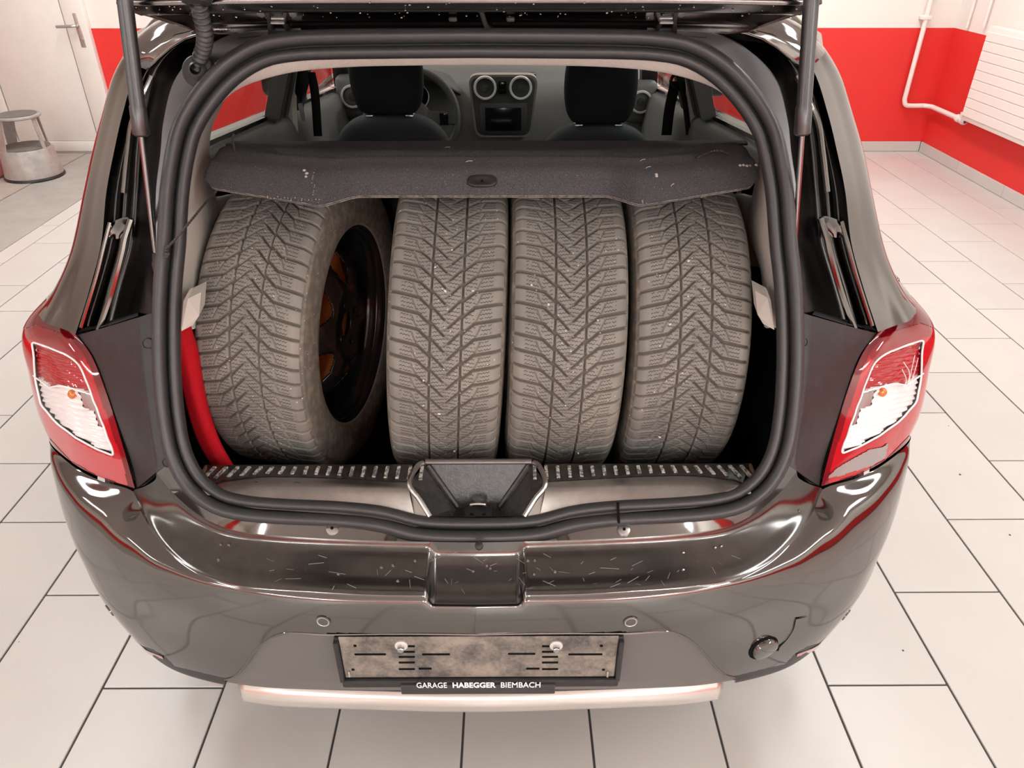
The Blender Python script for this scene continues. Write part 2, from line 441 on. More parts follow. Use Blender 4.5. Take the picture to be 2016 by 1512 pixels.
def in_poly(pts, poly):
    x, y = pts[..., 0], pts[..., 1]; c = np.zeros(x.shape, bool)
    n = len(poly)
    for i in range(n):
        x0, y0 = poly[i]; x1, y1 = poly[(i + 1) % n]
        k = ((y0 > y) != (y1 > y))
        c ^= k & (x < (x1 - x0) * (y - y0) / ((y1 - y0) + 1e-12) + x0)
    return c
def seg_dist(pts, line, closed=True):
    best = np.full(pts.shape[:-1], 1e9); L = list(line) + ([line[0]] if closed else [])
    for a, b in zip(L[:-1], L[1:]):
        a = np.array(a, float); b = np.array(b, float); d = b - a
        t = np.clip(((pts - a) @ d) / (d @ d + 1e-12), 0, 1)
        best = np.minimum(best, np.linalg.norm(pts - (a + t[..., None] * d), axis=-1))
    return best
def grid_normals(g):
    du = np.gradient(g, axis=1); dv = np.gradient(g, axis=0)
    n = np.cross(du, dv); n /= np.linalg.norm(n, axis=-1)[..., None] + 1e-12
    return n
def grid_subset(g, mask):
    """quads of grid g (nv,nu,3) where mask (nv-1,nu-1) -> verts, faces"""
    nv, nu = g.shape[:2]
    idx = -np.ones(nv * nu, int); V = []; F = []
    for i, j in zip(*np.nonzero(mask)):
        q = (i * nu + j, i * nu + j + 1, (i + 1) * nu + j + 1, (i + 1) * nu + j)
        f = []
        for k in q:
            if idx[k] < 0: idx[k] = len(V); V.append(g.reshape(-1, 3)[k])
            f.append(idx[k])
        F.append(tuple(f))
    return np.array(V), F
def solidify(o, t, offset=-1):
    m = o.modifiers.new('thickness', 'SOLIDIFY'); m.thickness = t; m.offset = offset; return o
#SPLIT
# ================================================================== THE ROOM
BACK, RIGHT, LEFT, FRONT = 6.20, 3.46, -6.2, -8.0
struct(MB().box(LEFT - 0.1, RIGHT + 0.1, BACK, BACK + 0.1, 0, CEIL).build('wall_back', M_wall, smooth=False))
struct(MB().box(RIGHT, RIGHT + 0.1, FRONT, BACK, 0, CEIL).build('wall_right', M_wall, smooth=False))
struct(MB().box(LEFT - 0.1, LEFT, FRONT, BACK, 0, CEIL).build('wall_left', M_wall, smooth=False))
struct(MB().box(LEFT - 0.1, RIGHT + 0.1, FRONT - 0.1, FRONT, 0, CEIL).build('wall_front', M_wall, smooth=False))
struct(MB().box(LEFT - 0.1, RIGHT + 0.1, FRONT - 0.1, BACK + 0.1, CEIL, CEIL + 0.1).build('ceiling', M_ceil, smooth=False))
# floor: base with grout, tiles as pieces
TW, TL, G = 0.30, 0.60, 0.0056
X0T, Y0T = -0.053, 1.158            # a long joint, and a cross joint of the odd columns
EDGE = -2.87
floor = struct(MB().box(LEFT, RIGHT, FRONT, BACK, -0.1, -0.004).build('floor', M_grout, smooth=False))
tm = MB().rbox(-TW / 2 + G / 2, TW / 2 - G / 2, -TL / 2 + G / 2, TL / 2 - G / 2, -0.008, 0.0, 0.0012, 1)
tile_mesh = None
field = MB()
first_tile = None
for k in range(-12, 13):
    xa = X0T + TW * k
    xc = xa + TW / 2
    odd = k % 2 != 0
    for j in range(-16, 12):
        yc = Y0T + TL * j + (TL / 2 if odd else 0.0)
        xs0, xs1 = max(xa, EDGE), min(xa + TW, RIGHT)
        ys0, ys1 = max(yc - TL / 2, FRONT), min(yc + TL / 2, BACK)
        if xs1 - xs0 < 0.02 or ys1 - ys0 < 0.02: continue
        cs = proj(np.array([(x, y, 0) for x in (xs0, xs1) for y in (ys0, ys1)]))
        depth = (np.array([(xs0 + xs1) / 2, (ys0 + ys1) / 2, 0]) - CAM) @ _f
        seen = depth > 0.3 and cs[:, 0].max() > -20 and cs[:, 0].min() < 2036 and cs[:, 1].max() > 0 and cs[:, 1].min() < 1560
        if ys0 > 1.05 and abs(xc) < 0.72: seen = False
        if xc > 0.7 and ys0 > 2.5 and cs[:, 0].max() < 1640: seen = False
        if xc < -0.7 and ys0 > 2.5 and cs[:, 0].min() > 230: seen = False
        full = (xs1 - xs0 > TW - 1e-6) and (ys1 - ys0 > TL - 1e-6)
        if not seen:
            field.box(xs0 + G / 2, xs1 - G / 2, ys0 + G / 2, ys1 - G / 2, -0.008, 0.0)
        elif full:
            if tile_mesh is None:
                o = tm.build('tile', M_tile, floor, smooth=False); tile_mesh = o.data
            else:
                o = bpy.data.objects.new('tile', tile_mesh); COL.objects.link(o); o.parent = floor
            o.location = (xc, yc, 0)
        else:
            MB().rbox(xs0 + G / 2, xs1 - G / 2, ys0 + G / 2, ys1 - G / 2, -0.008, 0.0, 0.0012, 1).build('tile', M_tile, floor, smooth=False)
field.build('tile_field', M_tile, floor, smooth=False, kind='stuff')
MB().box(-3.40, EDGE - 0.003, FRONT, BACK, -0.01, -0.001).build('concrete_strip', M_concrete, floor, smooth=False)
MB().box(LEFT, -3.407, FRONT, BACK, -0.01, 0.002).build('screed_strip', M_concrete2, floor, smooth=False)
# debris on the floor
deb = MB()
for k in range(70):
    x, y = rng.uniform(-2.2, 2.6), rng.uniform(0.3, 3.0)
    if abs(x) < 0.95 and y > 0.8: continue
    r = rng.uniform(0.0015, 0.0045)
    deb.lathe([(1e-4, r * 0.6), (r * 0.8, r * 0.4), (r, 0.0)], (x, y, 0.0002), (0, 0, 1), 5)
deb.build('floor_debris', mat('brown_debris', (0.10, 0.08, 0.06), 0.9), floor, kind='stuff')
# skirting tiles
bb = struct(MB().box(-3.10, RIGHT, BACK - 0.009, BACK, 0, 0.078).build('baseboard_back', M_grout, smooth=False))
x = RIGHT - 0.014
while x > -3.1:
    x2 = max(x - 0.6, -3.1)
    MB().rbox(x2 + 0.003, x, BACK - 0.012, BACK - 0.002, 0.002, 0.08, 0.0015, 1).build('skirting_tile', M_tile, bb, smooth=False)
    x = x2
br = struct(MB().box(RIGHT - 0.009, RIGHT, FRONT, BACK, 0, 0.078).build('baseboard_right', M_grout, smooth=False))
y = BACK - 0.014
while y > 2.0:
    MB().rbox(RIGHT - 0.012, RIGHT - 0.002, y - 0.597, y, 0.002, 0.08, 0.0015, 1).build('skirting_tile', M_tile, br, smooth=False)
    y -= 0.6
# door in the back wall
door = struct(MB().rbox(-3.915, -3.275, BACK - 0.045, BACK - 0.005, 0.10, 2.02, 0.004).build('door_1', M_white_p))
MB().rbox(-4.05, -3.925, BACK - 0.055, BACK, 0.02, 2.10, 0.006).rbox(-3.265, -3.105, BACK - 0.055, BACK, 0.02, 2.10, 0.006).rbox(-4.05, -3.105, BACK - 0.055, BACK, 2.03, 2.16, 0.006).build('door_frame', M_white_p, door)
MB().box(-4.06, -3.10, BACK - 0.05, BACK, 0.0, 0.022).build('threshold', M_concrete, door, smooth=False)
MB().rbox(-3.925, -3.265, BACK - 0.052, BACK - 0.01, 0.02, 0.098, 0.004).build('bottom_rail', M_white_p, door)
hp = PY(154, 50, BACK - 0.05); hx, hz = hp[0], hp[2]
MB().rbox(hx - 0.021, hx + 0.021, BACK - 0.056, BACK - 0.045, hz - 0.155, hz + 0.085, 0.005).build('handle_plate', M_alu, door)
MB().tube([(hx, BACK - 0.05, hz), (hx, BACK - 0.095, hz)], 0.011).tube(cr([(hx, BACK - 0.095, hz), (hx - 0.02, BACK - 0.105, hz), (hx - 0.14, BACK - 0.10, hz - 0.004)], 12), 0.011).build('door_handle', M_alu, door)
MB().disc((hx, BACK - 0.056, hz - 0.10), (0, -1, 0), 0.013, 0.01).build('lock_cylinder', M_steel, door)
# radiator on the right wall
rad = root('radiator', 'white panel radiator with fine horizontal grooves mounted on the red wall', 'radiator', (3.40, 4.6, 0.39))
MB().rbox(3.365, 3.43, 3.3, 5.60, 0.385, 1.005, 0.006).build('panel', M_radiator, rad)
for k in range(9):
    z = 0.445 + k * 0.062
    MB().rbox(3.3595, 3.366, 3.31, 5.59, z - 0.0285, z + 0.0285, 0.002, 1).build('rib', M_radiator, rad)
for yb_ in (3.6, 5.2): MB().rbox(3.43, 3.459, yb_, yb_ + 0.05, 0.5, 0.9, 0.003).build('wall_bracket', M_radiator, rad)
# heating pipe on the back wall running to the radiator valve
hpipe = root('heating_pipe', 'white heating pipe bent along the red corner to the radiator valve', 'pipe', (3.1, 6.14, 0.5))
pa = PY(1826, -10, 6.15); pb = PY(1781, 195, 6.15); pz = PY(1785, 208, 6.15)[2]
xb = pb[0]
path = [(xb, 6.15, CEIL), (xb, 6.15, 1.2), (xb, 6.15, pz + 0.05), (xb + 0.015, 6.15, pz + 0.012), (xb + 0.05, 6.15, pz), (RIGHT - 0.10, 6.15, pz), (RIGHT - 0.06, 6.12, pz), (RIGHT - 0.05, 6.07, pz), (RIGHT - 0.05, 5.72, pz)]
MB().tube(np.vstack([lin(path[:3], 12), cr(path[2:6], 16)[1:], cr(path[5:], 14)[1:]]), 0.0175, 14).build('pipe_run', M_pipe, hpipe)
MB().lathe([(0.018, 0), (0.028, 0.004), (0.028, 0.03), (0.02, 0.036), (0.02, 0.07), (0.03, 0.075), (0.03, 0.10), (0.016, 0.104), (0.016, 0.12)], (RIGHT - 0.05, 5.72, pz), (0, -1, 0), 12).tube([(RIGHT - 0.05, 5.67, pz), (RIGHT - 0.05, 5.67, pz + 0.05)], 0.014).build('radiator_valve', M_pipe, hpipe)
MB().rbox(xb - 0.035, xb + 0.035, 6.13, 6.199, 0.985, 1.015, 0.006).build('pipe_clip', M_pipe, hpipe)
for nm, px, lab in (('thin_pipe', 1903, 'thin white pipe rising above the radiator, next to the room corner'), ('thin_pipe', 1936, 'thin white pipe rising above the end of the radiator panel')):
    p = PX(px, 55, RIGHT - 0.02)
    o = MB().tube([(p[0], p[1], p[2]), (p[0], p[1], CEIL)], 0.009, 10).build(nm, M_pipe, loc=(p[0], p[1], p[2]))
    tag(o, lab, 'pipe', 'thin pipes above the radiator')
# ceiling lamps
for lx, ly in LAMPS:
    o = root('ceiling_lamp', 'long white ceiling lamp box with a glowing diffuser', 'lamp', (lx, ly, CEIL), group='ceiling lamps over the garage')
    MB().rbox(lx - 0.16, lx + 0.16, ly - 0.77, ly + 0.77, CEIL - 0.07, CEIL, 0.006).build('lamp_housing', M_white_p, o)
    MB().rbox(lx - 0.15, lx + 0.15, ly - 0.75, ly + 0.75, CEIL - 0.078, CEIL - 0.07, 0.002).build('diffuser', mat('lamp_diffuser', (0.9, 0.9, 0.9), 0.5, emit=((1, 0.94, 0.88), 3.0)), o)
# step stool
sx, sy = -3.475, 5.52
st = root('step_stool', 'worn grey metal kick step stool standing before the white door', 'stool', (sx, sy, 0))
MB().lathe([(0.195, 0.012), (0.195, 0.03), (0.19, 0.05), (0.174, 0.205), (0.168, 0.215), (0.0001, 0.215)], (sx, sy, 0), (0, 0, 1), 36).build('base_drum', M_stool, st)
MB().lathe([(0.0001, 0.216), (0.16, 0.216), (0.16, 0.222), (0.0001, 0.222)], (sx, sy, 0), (0, 0, 1), 32).build('lower_tread', M_stool_top, st)
MB().lathe([(0.198, 0.0), (0.203, 0.008), (0.198, 0.022), (0.18, 0.022), (0.18, 0.0)], (sx, sy, 0), (0, 0, 1), 36, closed=True).build('rubber_skirt', M_plastic, st)
MB().lathe([(0.0001, 0.418), (0.145, 0.418), (0.155, 0.424), (0.155, 0.434), (0.148, 0.44), (0.0001, 0.44)], (sx, sy + 0.02, 0), (0, 0, 1), 32).build('top_step', M_stool, st)
MB().lathe([(0.0001, 0.441), (0.13, 0.441), (0.13, 0.444), (0.0001, 0.444)], (sx, sy + 0.02, 0), (0, 0, 1), 32).build('top_tread', M_stool_top, st)
for a, w in ((-120, 0.05), (-15, 0.018), (60, 0.018), (150, 0.05)):
    ca, sa = math.cos(R(a)), math.sin(R(a))
    q0 = np.array([sx + 0.165 * ca, sy + 0.165 * sa, 0.19]); q1 = np.array([sx + 0.135 * ca, sy + 0.02 + 0.135 * sa, 0.42])
    tn = np.array([-sa, ca, 0]); nn = np.array([ca, sa, 0]) * 0.006
    MB().prism([q0 - tn * w * 0.7, q0 + tn * w * 0.7, q1 + tn * w, q1 - tn * w], nn).build('leg', M_stool, st)
# canister at the left edge
cx, cy = PZ(16, 348, 0.0)[:2]; cx -= 0.108; cy -= 0.0
cn = root('plastic_canister', 'pinkish red plastic canister standing beside the step stool', 'canister', (cx, cy, 0))
MB().rbox(cx - 0.14, cx + 0.09, cy - 0.09, cy + 0.09, 0.0, 0.25, 0.03, 4).build('body', M_can, cn)
MB().lathe([(0.085, 0), (0.07, 0.03), (0.03, 0.05), (0.028, 0.06)], (cx - 0.03, cy, 0.245), (0, 0, 1), 16).build('neck', M_can, cn)
MB().tube(cr([(cx - 0.12, cy, 0.24), (cx - 0.12, cy, 0.31), (cx - 0.06, cy, 0.315), (cx - 0.055, cy, 0.25)], 14), 0.012, 8).build('handle', M_can, cn)
MB().lathe([(0.034, 0), (0.034, 0.03), (0.0001, 0.032)], (cx - 0.03, cy, 0.30), (0, 0, 1), 16).build('cap', M_white_p, cn)

# ================================================================== WINTER WHEELS
def tread_tile(ncol, nrow, half=0.098, pitch=2 * math.pi * 0.316 / 70):
    """depth 0..1 for one pitch, V pattern pointing along +t"""
    s = np.linspace(-1, 1, ncol); t = (np.arange(nrow) + 0.0) / nrow
    Sg, Tg = np.meshgrid(s, t)
    D = np.zeros_like(Sg)
    for side in (-1, 1):
        sh = 0.0 if side < 0 else 0.5
        lines = [([(1.12, 0.0), (0.5, 0.45)], 0.0024), ([(0.5, 0.45), (0.27, 1.15)], 0.0019), ([(0.30, 0.86), (0.04, 1.78)], 0.0016), ([(0.04, 1.78), (-0.09, 2.0)], 0.0007), ([(0.62, -0.42), (0.515, 0.40)], 0.0007)]
        for k in range(-3, 4):
            for ln, w in lines:
                L = [np.array([side * a * half, (b + k + sh) * pitch]) for a, b in ln]
                pts = np.stack([Sg * half, Tg * pitch], -1)
                d = seg_dist(pts, L, closed=False)
                D = np.maximum(D, np.clip((w + 0.0007 - d) / 0.0011, 0, 1) * (1.0 if w > 0.001 else 0.55))
        d = np.abs(Sg * half - side * 0.28 * half)
        D = np.maximum(D, np.clip((0.0020 + 0.0006 - d) / 0.0011, 0, 1))
    return s, D
def build_tyre(name, material):
    NP, NR, NC = 70, 20, 151
    s, D = tread_tile(NC, NR)
    half, Rr = 0.098, 0.316
    n = NP * NR
    th = np.arange(n) / n * 2 * math.pi
    rad = Rr - 0.0035 * s ** 2 - 0.007 * np.clip((np.abs(s) - 0.86) / 0.14, 0, 1) ** 2
    depth = np.tile(D, (NP, 1)) * 0.0055                                   # (n, NC)
    # sidewall profile (right), from the tread edge to the bead
    side = np.array([(0.0995, 0.3035), (0.1015, 0.299), (0.1030, 0.2985), (0.1040, 0.295), (0.1065, 0.282), (0.1080, 0.265), (0.1080, 0.250), (0.1065, 0.236), (0.1030, 0.224), (0.0985, 0.2165), (0.0965, 0.214), (0.0945, 0.2145), (0.092, 0.209), (0.086, 0.204), (0.070, 0.204)])
    xs = np.concatenate([-side[::-1, 0], s * half, side[:, 0]])
    NS = len(side)
    rr = np.zeros((n, NC + 2 * NS))
    rr[:, :NS] = side[::-1, 1]; rr[:, NS + NC:] = side[:, 1]
    rr[:, NS:NS + NC] = rad[None] - depth
    # shoulder grooves fade into the first sidewall rings
    rr[:, NS - 1] -= depth[:, 0] * 0.5; rr[:, NS + NC] -= depth[:, -1] * 0.5
    m = NC + 2 * NS
    V = np.zeros((n, m, 3)); V[..., 0] = xs[None]
    V[..., 1] = rr * np.cos(th)[:, None]; V[..., 2] = rr * np.sin(th)[:, None]
    i = np.arange(n)[:, None]; j = np.arange(m - 1)[None]
    a = i * m + j; b = i * m + j + 1; c = ((i + 1) % n) * m + j + 1; d = ((i + 1) % n) * m + j
    F = np.stack([a, b, c, d], -1).reshape(-1, 4)
    me = bpy.data.meshes.new(name)
    me.vertices.add(n * m); me.vertices.foreach_set('co', V.reshape(-1))
    nf = len(F)
    me.loops.add(nf * 4); me.loops.foreach_set('vertex_index', F.reshape(-1).astype(np.int32))
    me.polygons.add(nf)
    me.polygons.foreach_set('loop_start', np.arange(0, nf * 4, 4, dtype=np.int32))
    me.polygons.foreach_set('loop_total', np.full(nf, 4, dtype=np.int32))
    me.polygons.foreach_set('use_smooth', np.ones(nf, bool))
    me.update(calc_edges=True)
    uvl = me.uv_layers.new(name='UVMap')
    sa = np.abs(xs) / half
    tilt = np.where(sa > 0.5, (1.0 - sa) * 0.72, 0.36 - (0.5 - sa) * 0.5)
    sh = np.where(xs > 0, 0.5, 0.0)
    tt = (np.arange(n + 1) / NR)[:, None] - tilt[None] - sh[None]
    uvq = np.zeros((n, m - 1, 4, 2))
    ii = np.arange(n)[:, None]; jj = np.arange(m - 1)[None]
    for q, (di, dj) in enumerate(((0, 0), (0, 1), (1, 1), (1, 0))):
        uvq[..., q, 0] = xs[jj + dj]
        uvq[..., q, 1] = tt[ii + di, jj + dj]
    uvl.data.foreach_set('uv', uvq.reshape(-1))
    at = me.attributes.new('groove', 'FLOAT', 'POINT')
    gr = np.zeros((n, m)); gr[:, NS:NS + NC] = np.tile(D, (NP, 1))
    at.data.foreach_set('value', gr.reshape(-1))
    me.materials.append(material)
    return me
TYRE = build_tyre('tyre', M_tyre)
def build_rim_parts():
    """black steel wheel: disc with openings, barrel, lips (axis X, outer face +X)"""
    nr, na = 44, 200
    r = np.linspace(0.028, 0.186, nr); a = np.linspace(0, 2 * math.pi, na + 1)
    prof = np.interp(r, [0.028, 0.05, 0.085, 0.12, 0.15, 0.17, 0.186], [0.074, 0.076, 0.080, 0.068, 0.048, 0.030, 0.012])
    Rg, Ag = np.meshgrid(r, a, indexing='ij')
    g = np.stack([np.repeat(prof[:, None], na + 1, 1) + 0.006 * np.cos(6 * Ag) * np.clip((Rg - 0.07) / 0.05, 0, 1), Rg * np.cos(Ag), Rg * np.sin(Ag)], -1)
    rc = (Rg[:-1, :-1] + Rg[1:, 1:]) / 2; ac = (Ag[:-1, :-1] + Ag[1:, 1:]) / 2
    mask = np.ones(rc.shape, bool)
    for k in range(6):
        a0 = k * math.pi / 3 + math.pi / 6
        da = (ac - a0 + math.pi) % (2 * math.pi) - math.pi
        w = 0.036 * np.clip((rc - 0.06) / 0.07, 0.45, 1.0)
        mask &= ~((np.abs(rc - 0.128) / 0.038) ** 2.6 + (np.abs(da * rc) / w) ** 2.6 < 1)
    for k in range(4):
        a0 = k * math.pi / 2 + 0.4
        mask &= ~(np.hypot(rc * np.cos(ac) - 0.05 * math.cos(a0), rc * np.sin(ac) - 0.05 * math.sin(a0)) < 0.008)
    disc = grid_subset(g, mask)
    lip = MB().lathe([(0.184, 0.005), (0.188, 0.030), (0.191, 0.055), (0.196, 0.074), (0.205, 0.080), (0.213, 0.088), (0.217, 0.092), (0.217, 0.097), (0.212, 0.096), (0.202, 0.089), (0.20, 0.07), (0.196, 0.05), (0.193, 0.02), (0.19, 0.005)], (0, 0, 0), (1, 0, 0), 72, closed=True)
    bar = MB().lathe([(0.186, 0.012), (0.178, -0.02), (0.180, -0.05), (0.192, -0.075), (0.205, -0.085), (0.216, -0.09), (0.216, -0.096), (0.20, -0.092), (0.19, -0.082), (0.176, -0.05), (0.174, -0.02), (0.182, 0.010)], (0, 0, 0), (1, 0, 0), 72, closed=True)
    bar.lathe([(0.176, -0.055), (0.10, -0.072), (0.03, -0.075), (0.0001, -0.075)], (0, 0, 0), (1, 0, 0), 48)
    return disc, lip, bar
DISC, LIP, BAR = build_rim_parts()
RIM = {}
def rim_mesh(name, v, f, m):
    me = bpy.data.meshes.new(name); me.from_pydata([tuple(p) for p in v], [], f); me.materials.append(m)
    bm = bmesh.new(); bm.from_mesh(me); bmesh.ops.recalc_face_normals(bm, faces=bm.faces); bm.to_mesh(me); bm.free()
    me.polygons.foreach_set('use_smooth', [True] * len(me.polygons)); return me
RIM['rim_disc'] = rim_mesh('rim_disc', DISC[0], DISC[1], M_rimblack)
RIM['rim_lip'] = rim_mesh('rim_lip', LIP.v, LIP.f, M_rimblack)
RIM['rim_barrel'] = rim_mesh('rim_barrel', BAR.v, BAR.f, M_copper)
def wheel(label, loc, yaw, lean, flip, spin):
    o = root('winter_wheel', label, 'wheel', loc, group='winter wheels standing in the boot')
    Mx = Matrix.Rotation(R(yaw), 4, 'Z') @ Matrix.Rotation(R(lean), 4, 'Y') @ (Matrix.Rotation(math.pi, 4, 'Z') if flip else Matrix.Identity(4)) @ Matrix.Rotation(R(spin), 4, 'X')
    o.rotation_euler = Mx.to_euler()
    t = bpy.data.objects.new('tyre', TYRE); COL.objects.link(t); t.parent = o
    for nm in ('rim_disc', 'rim_lip', 'rim_barrel'):
        c = bpy.data.objects.new(nm, RIM[nm]); COL.objects.link(c); c.parent = o
        if nm == 'rim_disc': solidify(c, 0.004, 0)
        if flip == 'disc':
            c.rotation_euler = (0, 0, math.pi)
    o.matrix_basis = Matrix.Translation(loc) @ Mx
    return o
WZ = 0.868
wheel('winter wheel turned aside so its black rim with brown openings shows', (-0.372, 1.450, WZ), -9.0, 1.5, 'disc', 11)
W2 = wheel('upright winter wheel, V grooves downward, beside the wheel with its rim showing', (-0.067, 1.430, WZ), 1.0, 3.6, None, 3)
W3 = wheel('upright brownish winter wheel between two other upright wheels, V grooves pointing downward', (0.158, 1.436, WZ), 0.6, 2.0, None, 17)
W4 = wheel('winter wheel beside the beige boot side trim, V grooves pointing upward', (0.386, 1.442, WZ), 0.0, 0.8, True, 8)

# pale pebbles stuck in the treads
tv = np.zeros(len(TYRE.vertices) * 3); TYRE.vertices.foreach_get('co', tv); tv = tv.reshape(-1, 3)
M_pebble = mat('pale_pebble', (0.72, 0.68, 0.63), 0.6)
pm = MB().lathe([(0.0001, 0.0024), (0.0014, 0.0019), (0.0022, 0.0), (0.0014, -0.0019), (0.0001, -0.0024)], (0, 0, 0), (0, 0, 1), 8)
peb_me = None
for wobj, spots in ((W2, ((858, 525), (877, 572), (931, 571), (835, 750), (834, 800), (890, 491), (866, 816), (895, 890))), (W3, ((1178, 631), (1081, 598), (1139, 893), (1046, 560))), (W4, ((1356, 512), (1355, 583), (1318, 640), (1298, 862), (1342, 735)))):
    Mw = np.array(wobj.matrix_basis)
    wv = tv @ Mw[:3, :3].T + Mw[:3, 3]
    pp = proj(wv); dd = (wv - CAM) @ _f
    for q in spots:
        near = np.nonzero(((pp - np.array(q)) ** 2).sum(1) < 4.0)[0]
        if not len(near): continue
        k = near[np.argmin(dd[near])]
        if peb_me is None:
            o = pm.build('pebble', M_pebble, None, sharp=None); peb_me = o.data
        else:
            o = bpy.data.objects.new('pebble', peb_me); COL.objects.link(o)
        o.parent = wobj; o.location = tv[k]
        o.scale = (rng.uniform(0.7, 1.2), rng.uniform(0.7, 1.1), rng.uniform(0.8, 1.6))
        o.rotation_euler = tuple(rng.uniform(0, 3, 3))
# ================================================================== THE CAR
car = root('car', 'black hatchback with raised tailgate and scuffed rear bumper, wheels loaded in its boot', 'car', (0, 3.0, 0))
A = np.array
# ---- path of the seal round the opening (left half, bottom centre -> top centre)
seal_px = [(943, 1043), (870, 1042), (817, 1037), (750, 1020), (668, 1011), (560, 1006), (480, 999), (425, 983), (380, 945), (352, 890), (338, 820), (331, 740), (329, 650), (332, 560), (339, 480), (345, 380), (357, 300), (373, 246), (411, 186), (458, 138), (515, 105), (575, 93), (650, 89), (800, 87), (943, 86)]
sp = [PS(*p) for p in seal_px]
sp[0][0] = 0; sp[-1][0] = 0
half_path = cr(sp, 90)
NS_ = A([0.0, 1.0, -SK]) / math.hypot(1, SK)            # normal of the opening plane, pointing forward
SXR = 1.022                                             # the opening is a little wider on the right
full = np.vstack([half_path, (mir(half_path) * A([SXR, 1, 1]))[::-1][1:-1]])
def offset_loop(path, d, fwd=0.0):
    """offset a closed loop outward in the plane of the opening"""
    T = np.roll(path, -1, 0) - np.roll(path, 1, 0); T /= np.linalg.norm(T, axis=1)[:, None]
    N = np.cross(T, NS_); N /= np.linalg.norm(N, axis=1)[:, None]
    c = path.mean(0)
    if ((path - c) * N).sum(1).mean() < 0: N = -N
    return path + N * d + NS_ * fwd
def loop_tube(path, rx, ry, n=12):
    T = np.roll(path, -1, 0) - np.roll(path, 1, 0); T /= np.linalg.norm(T, axis=1)[:, None]
    N = np.cross(T, NS_); N /= np.linalg.norm(N, axis=1)[:, None]
    a = np.linspace(0, 2 * math.pi, n, endpoint=False)
    return np.array([p + rx * np.cos(a)[:, None] * m + ry * np.sin(a)[:, None] * NS_ for p, m in zip(path, N)])
seal = MB().grid(loop_tube(offset_loop(full, 0.0105, -0.006), 0.0115, 0.013), cu=True, cv=True).build('tailgate_seal', M_rubber, car, sharp=None)
MB().grid(loop_tube(offset_loop(full, -0.0115, 0.002), 0.0098, 0.0115), cu=True, cv=True).build('trim_bead', M_rubber, seal, sharp=None)
MB().grid(np.array([offset_loop(full, 0.016, 0.006), offset_loop(full, 0.0, 0.004), offset_loop(full, -0.016, 0.010)]), cu=True).build('seal_carrier', M_rubber, seal, sharp=None)
MB().prism([PS(1214, 992, -0.0175), PS(1219, 992, -0.0175), PS(1221, 1030, -0.024), PS(1216, 1030, -0.024)], A([0, 0.004, 0])).build('seal_joint', M_dark, seal, smooth=False)
LOOP_OUT = offset_loop(full, 0.021); LOOP_IN = offset_loop(full, -0.020)
HO = LOOP_OUT[:90]; HI = LOOP_IN[:90]                      # left halves

# ---- body frame beside the opening: flange, channel, quarter panel (left side stations, top -> bottom)
st_a = [(600, 67), (498, 83), (438, 123), (388, 179), (351, 238), (337, 300), (325, 380), (316, 480), (311, 560), (309, 640)]
st_b = [(592, 57), (462, 68), (392, 105), (343, 160), (322, 238), (316, 300), (307, 380), (307, 480), (304, 570), (300, 640)]
st_c = [(560, 40), (425, 45), (338, 85), (285, 145), (262, 232), (252, 300), (246, 385), (238, 480), (214, 570), (194, 650)]
st_f = [(540, 20), (385, 28), (318, 66), (268, 140), (241, 225), (224, 300), (209, 380), (199, 480), (176, 570), (149, 657)]
st_h = [(540, 5), (360, 12), (303, 70), (255, 142), (228, 232), (207, 303), (189, 380), (154, 497), (118, 560), (92, 591)]
Yh = [1.55, 1.58, 1.60, 1.60, 1.60, 1.58, 1.50, 1.40, 1.34, 1.30]
ca = [PS(*p, off=0.004) for p in st_a]
cb = [PS(*p, off=0.006) for p in st_b]
cc0 = [PS(p[0] - 4, p[1], off=0.05) for p in st_b]
cc = [PS(*p, off=0.115) for p in st_c]
cf = [PS(*p, off=0.098) for p in st_f]
cf_in = [p + A([0.006, 0.03, 0]) for p in cf]
ch = [PY(*p, Y) for p, Y in zip(st_h, Yh)]
cm = [a * 0.5 + b * 0.5 + A([-0.022, -0.022, 0.004]) for a, b in zip(cf, ch)]
ci = [p + A([0.012 * (-1 if p[2] > 1.2 else -1), 0.26, 0.0]) for p in ch]
ci[-1] = ch[-1] + A([-0.02, 0.30, 0.005]); ci[-2] = ch[-2] + A([-0.015, 0.30, 0.0])
def both(name, build, material, parent=car, sx=1.0, **k):
    """one object per side"""
    out = []
    for sgn in (1, -1):
        m = MB(); build(m)
        if sgn < 0: m.v = [(-x * sx, y, z) for x, y, z in m.v]
        out.append(m.build(name, material, parent, **k))
    return out
fl = both('opening_flange', lambda m: m.grid(loft([ca, cb], 60, 5, False)).grid(loft([cb, [p + A([-0.004, 0.012, 0]) for p in cb]], 60, 3)), M_flange, sx=1.015)
chn = both('gutter_channel', lambda m: m.grid(loft([[p + A([-0.004, 0.012, 0]) for p in cb], cc0, [p + A([0.02, 0.012, 0]) for p in cc], cc, cf_in, cf], 60, 26)), M_channel, sharp=None)
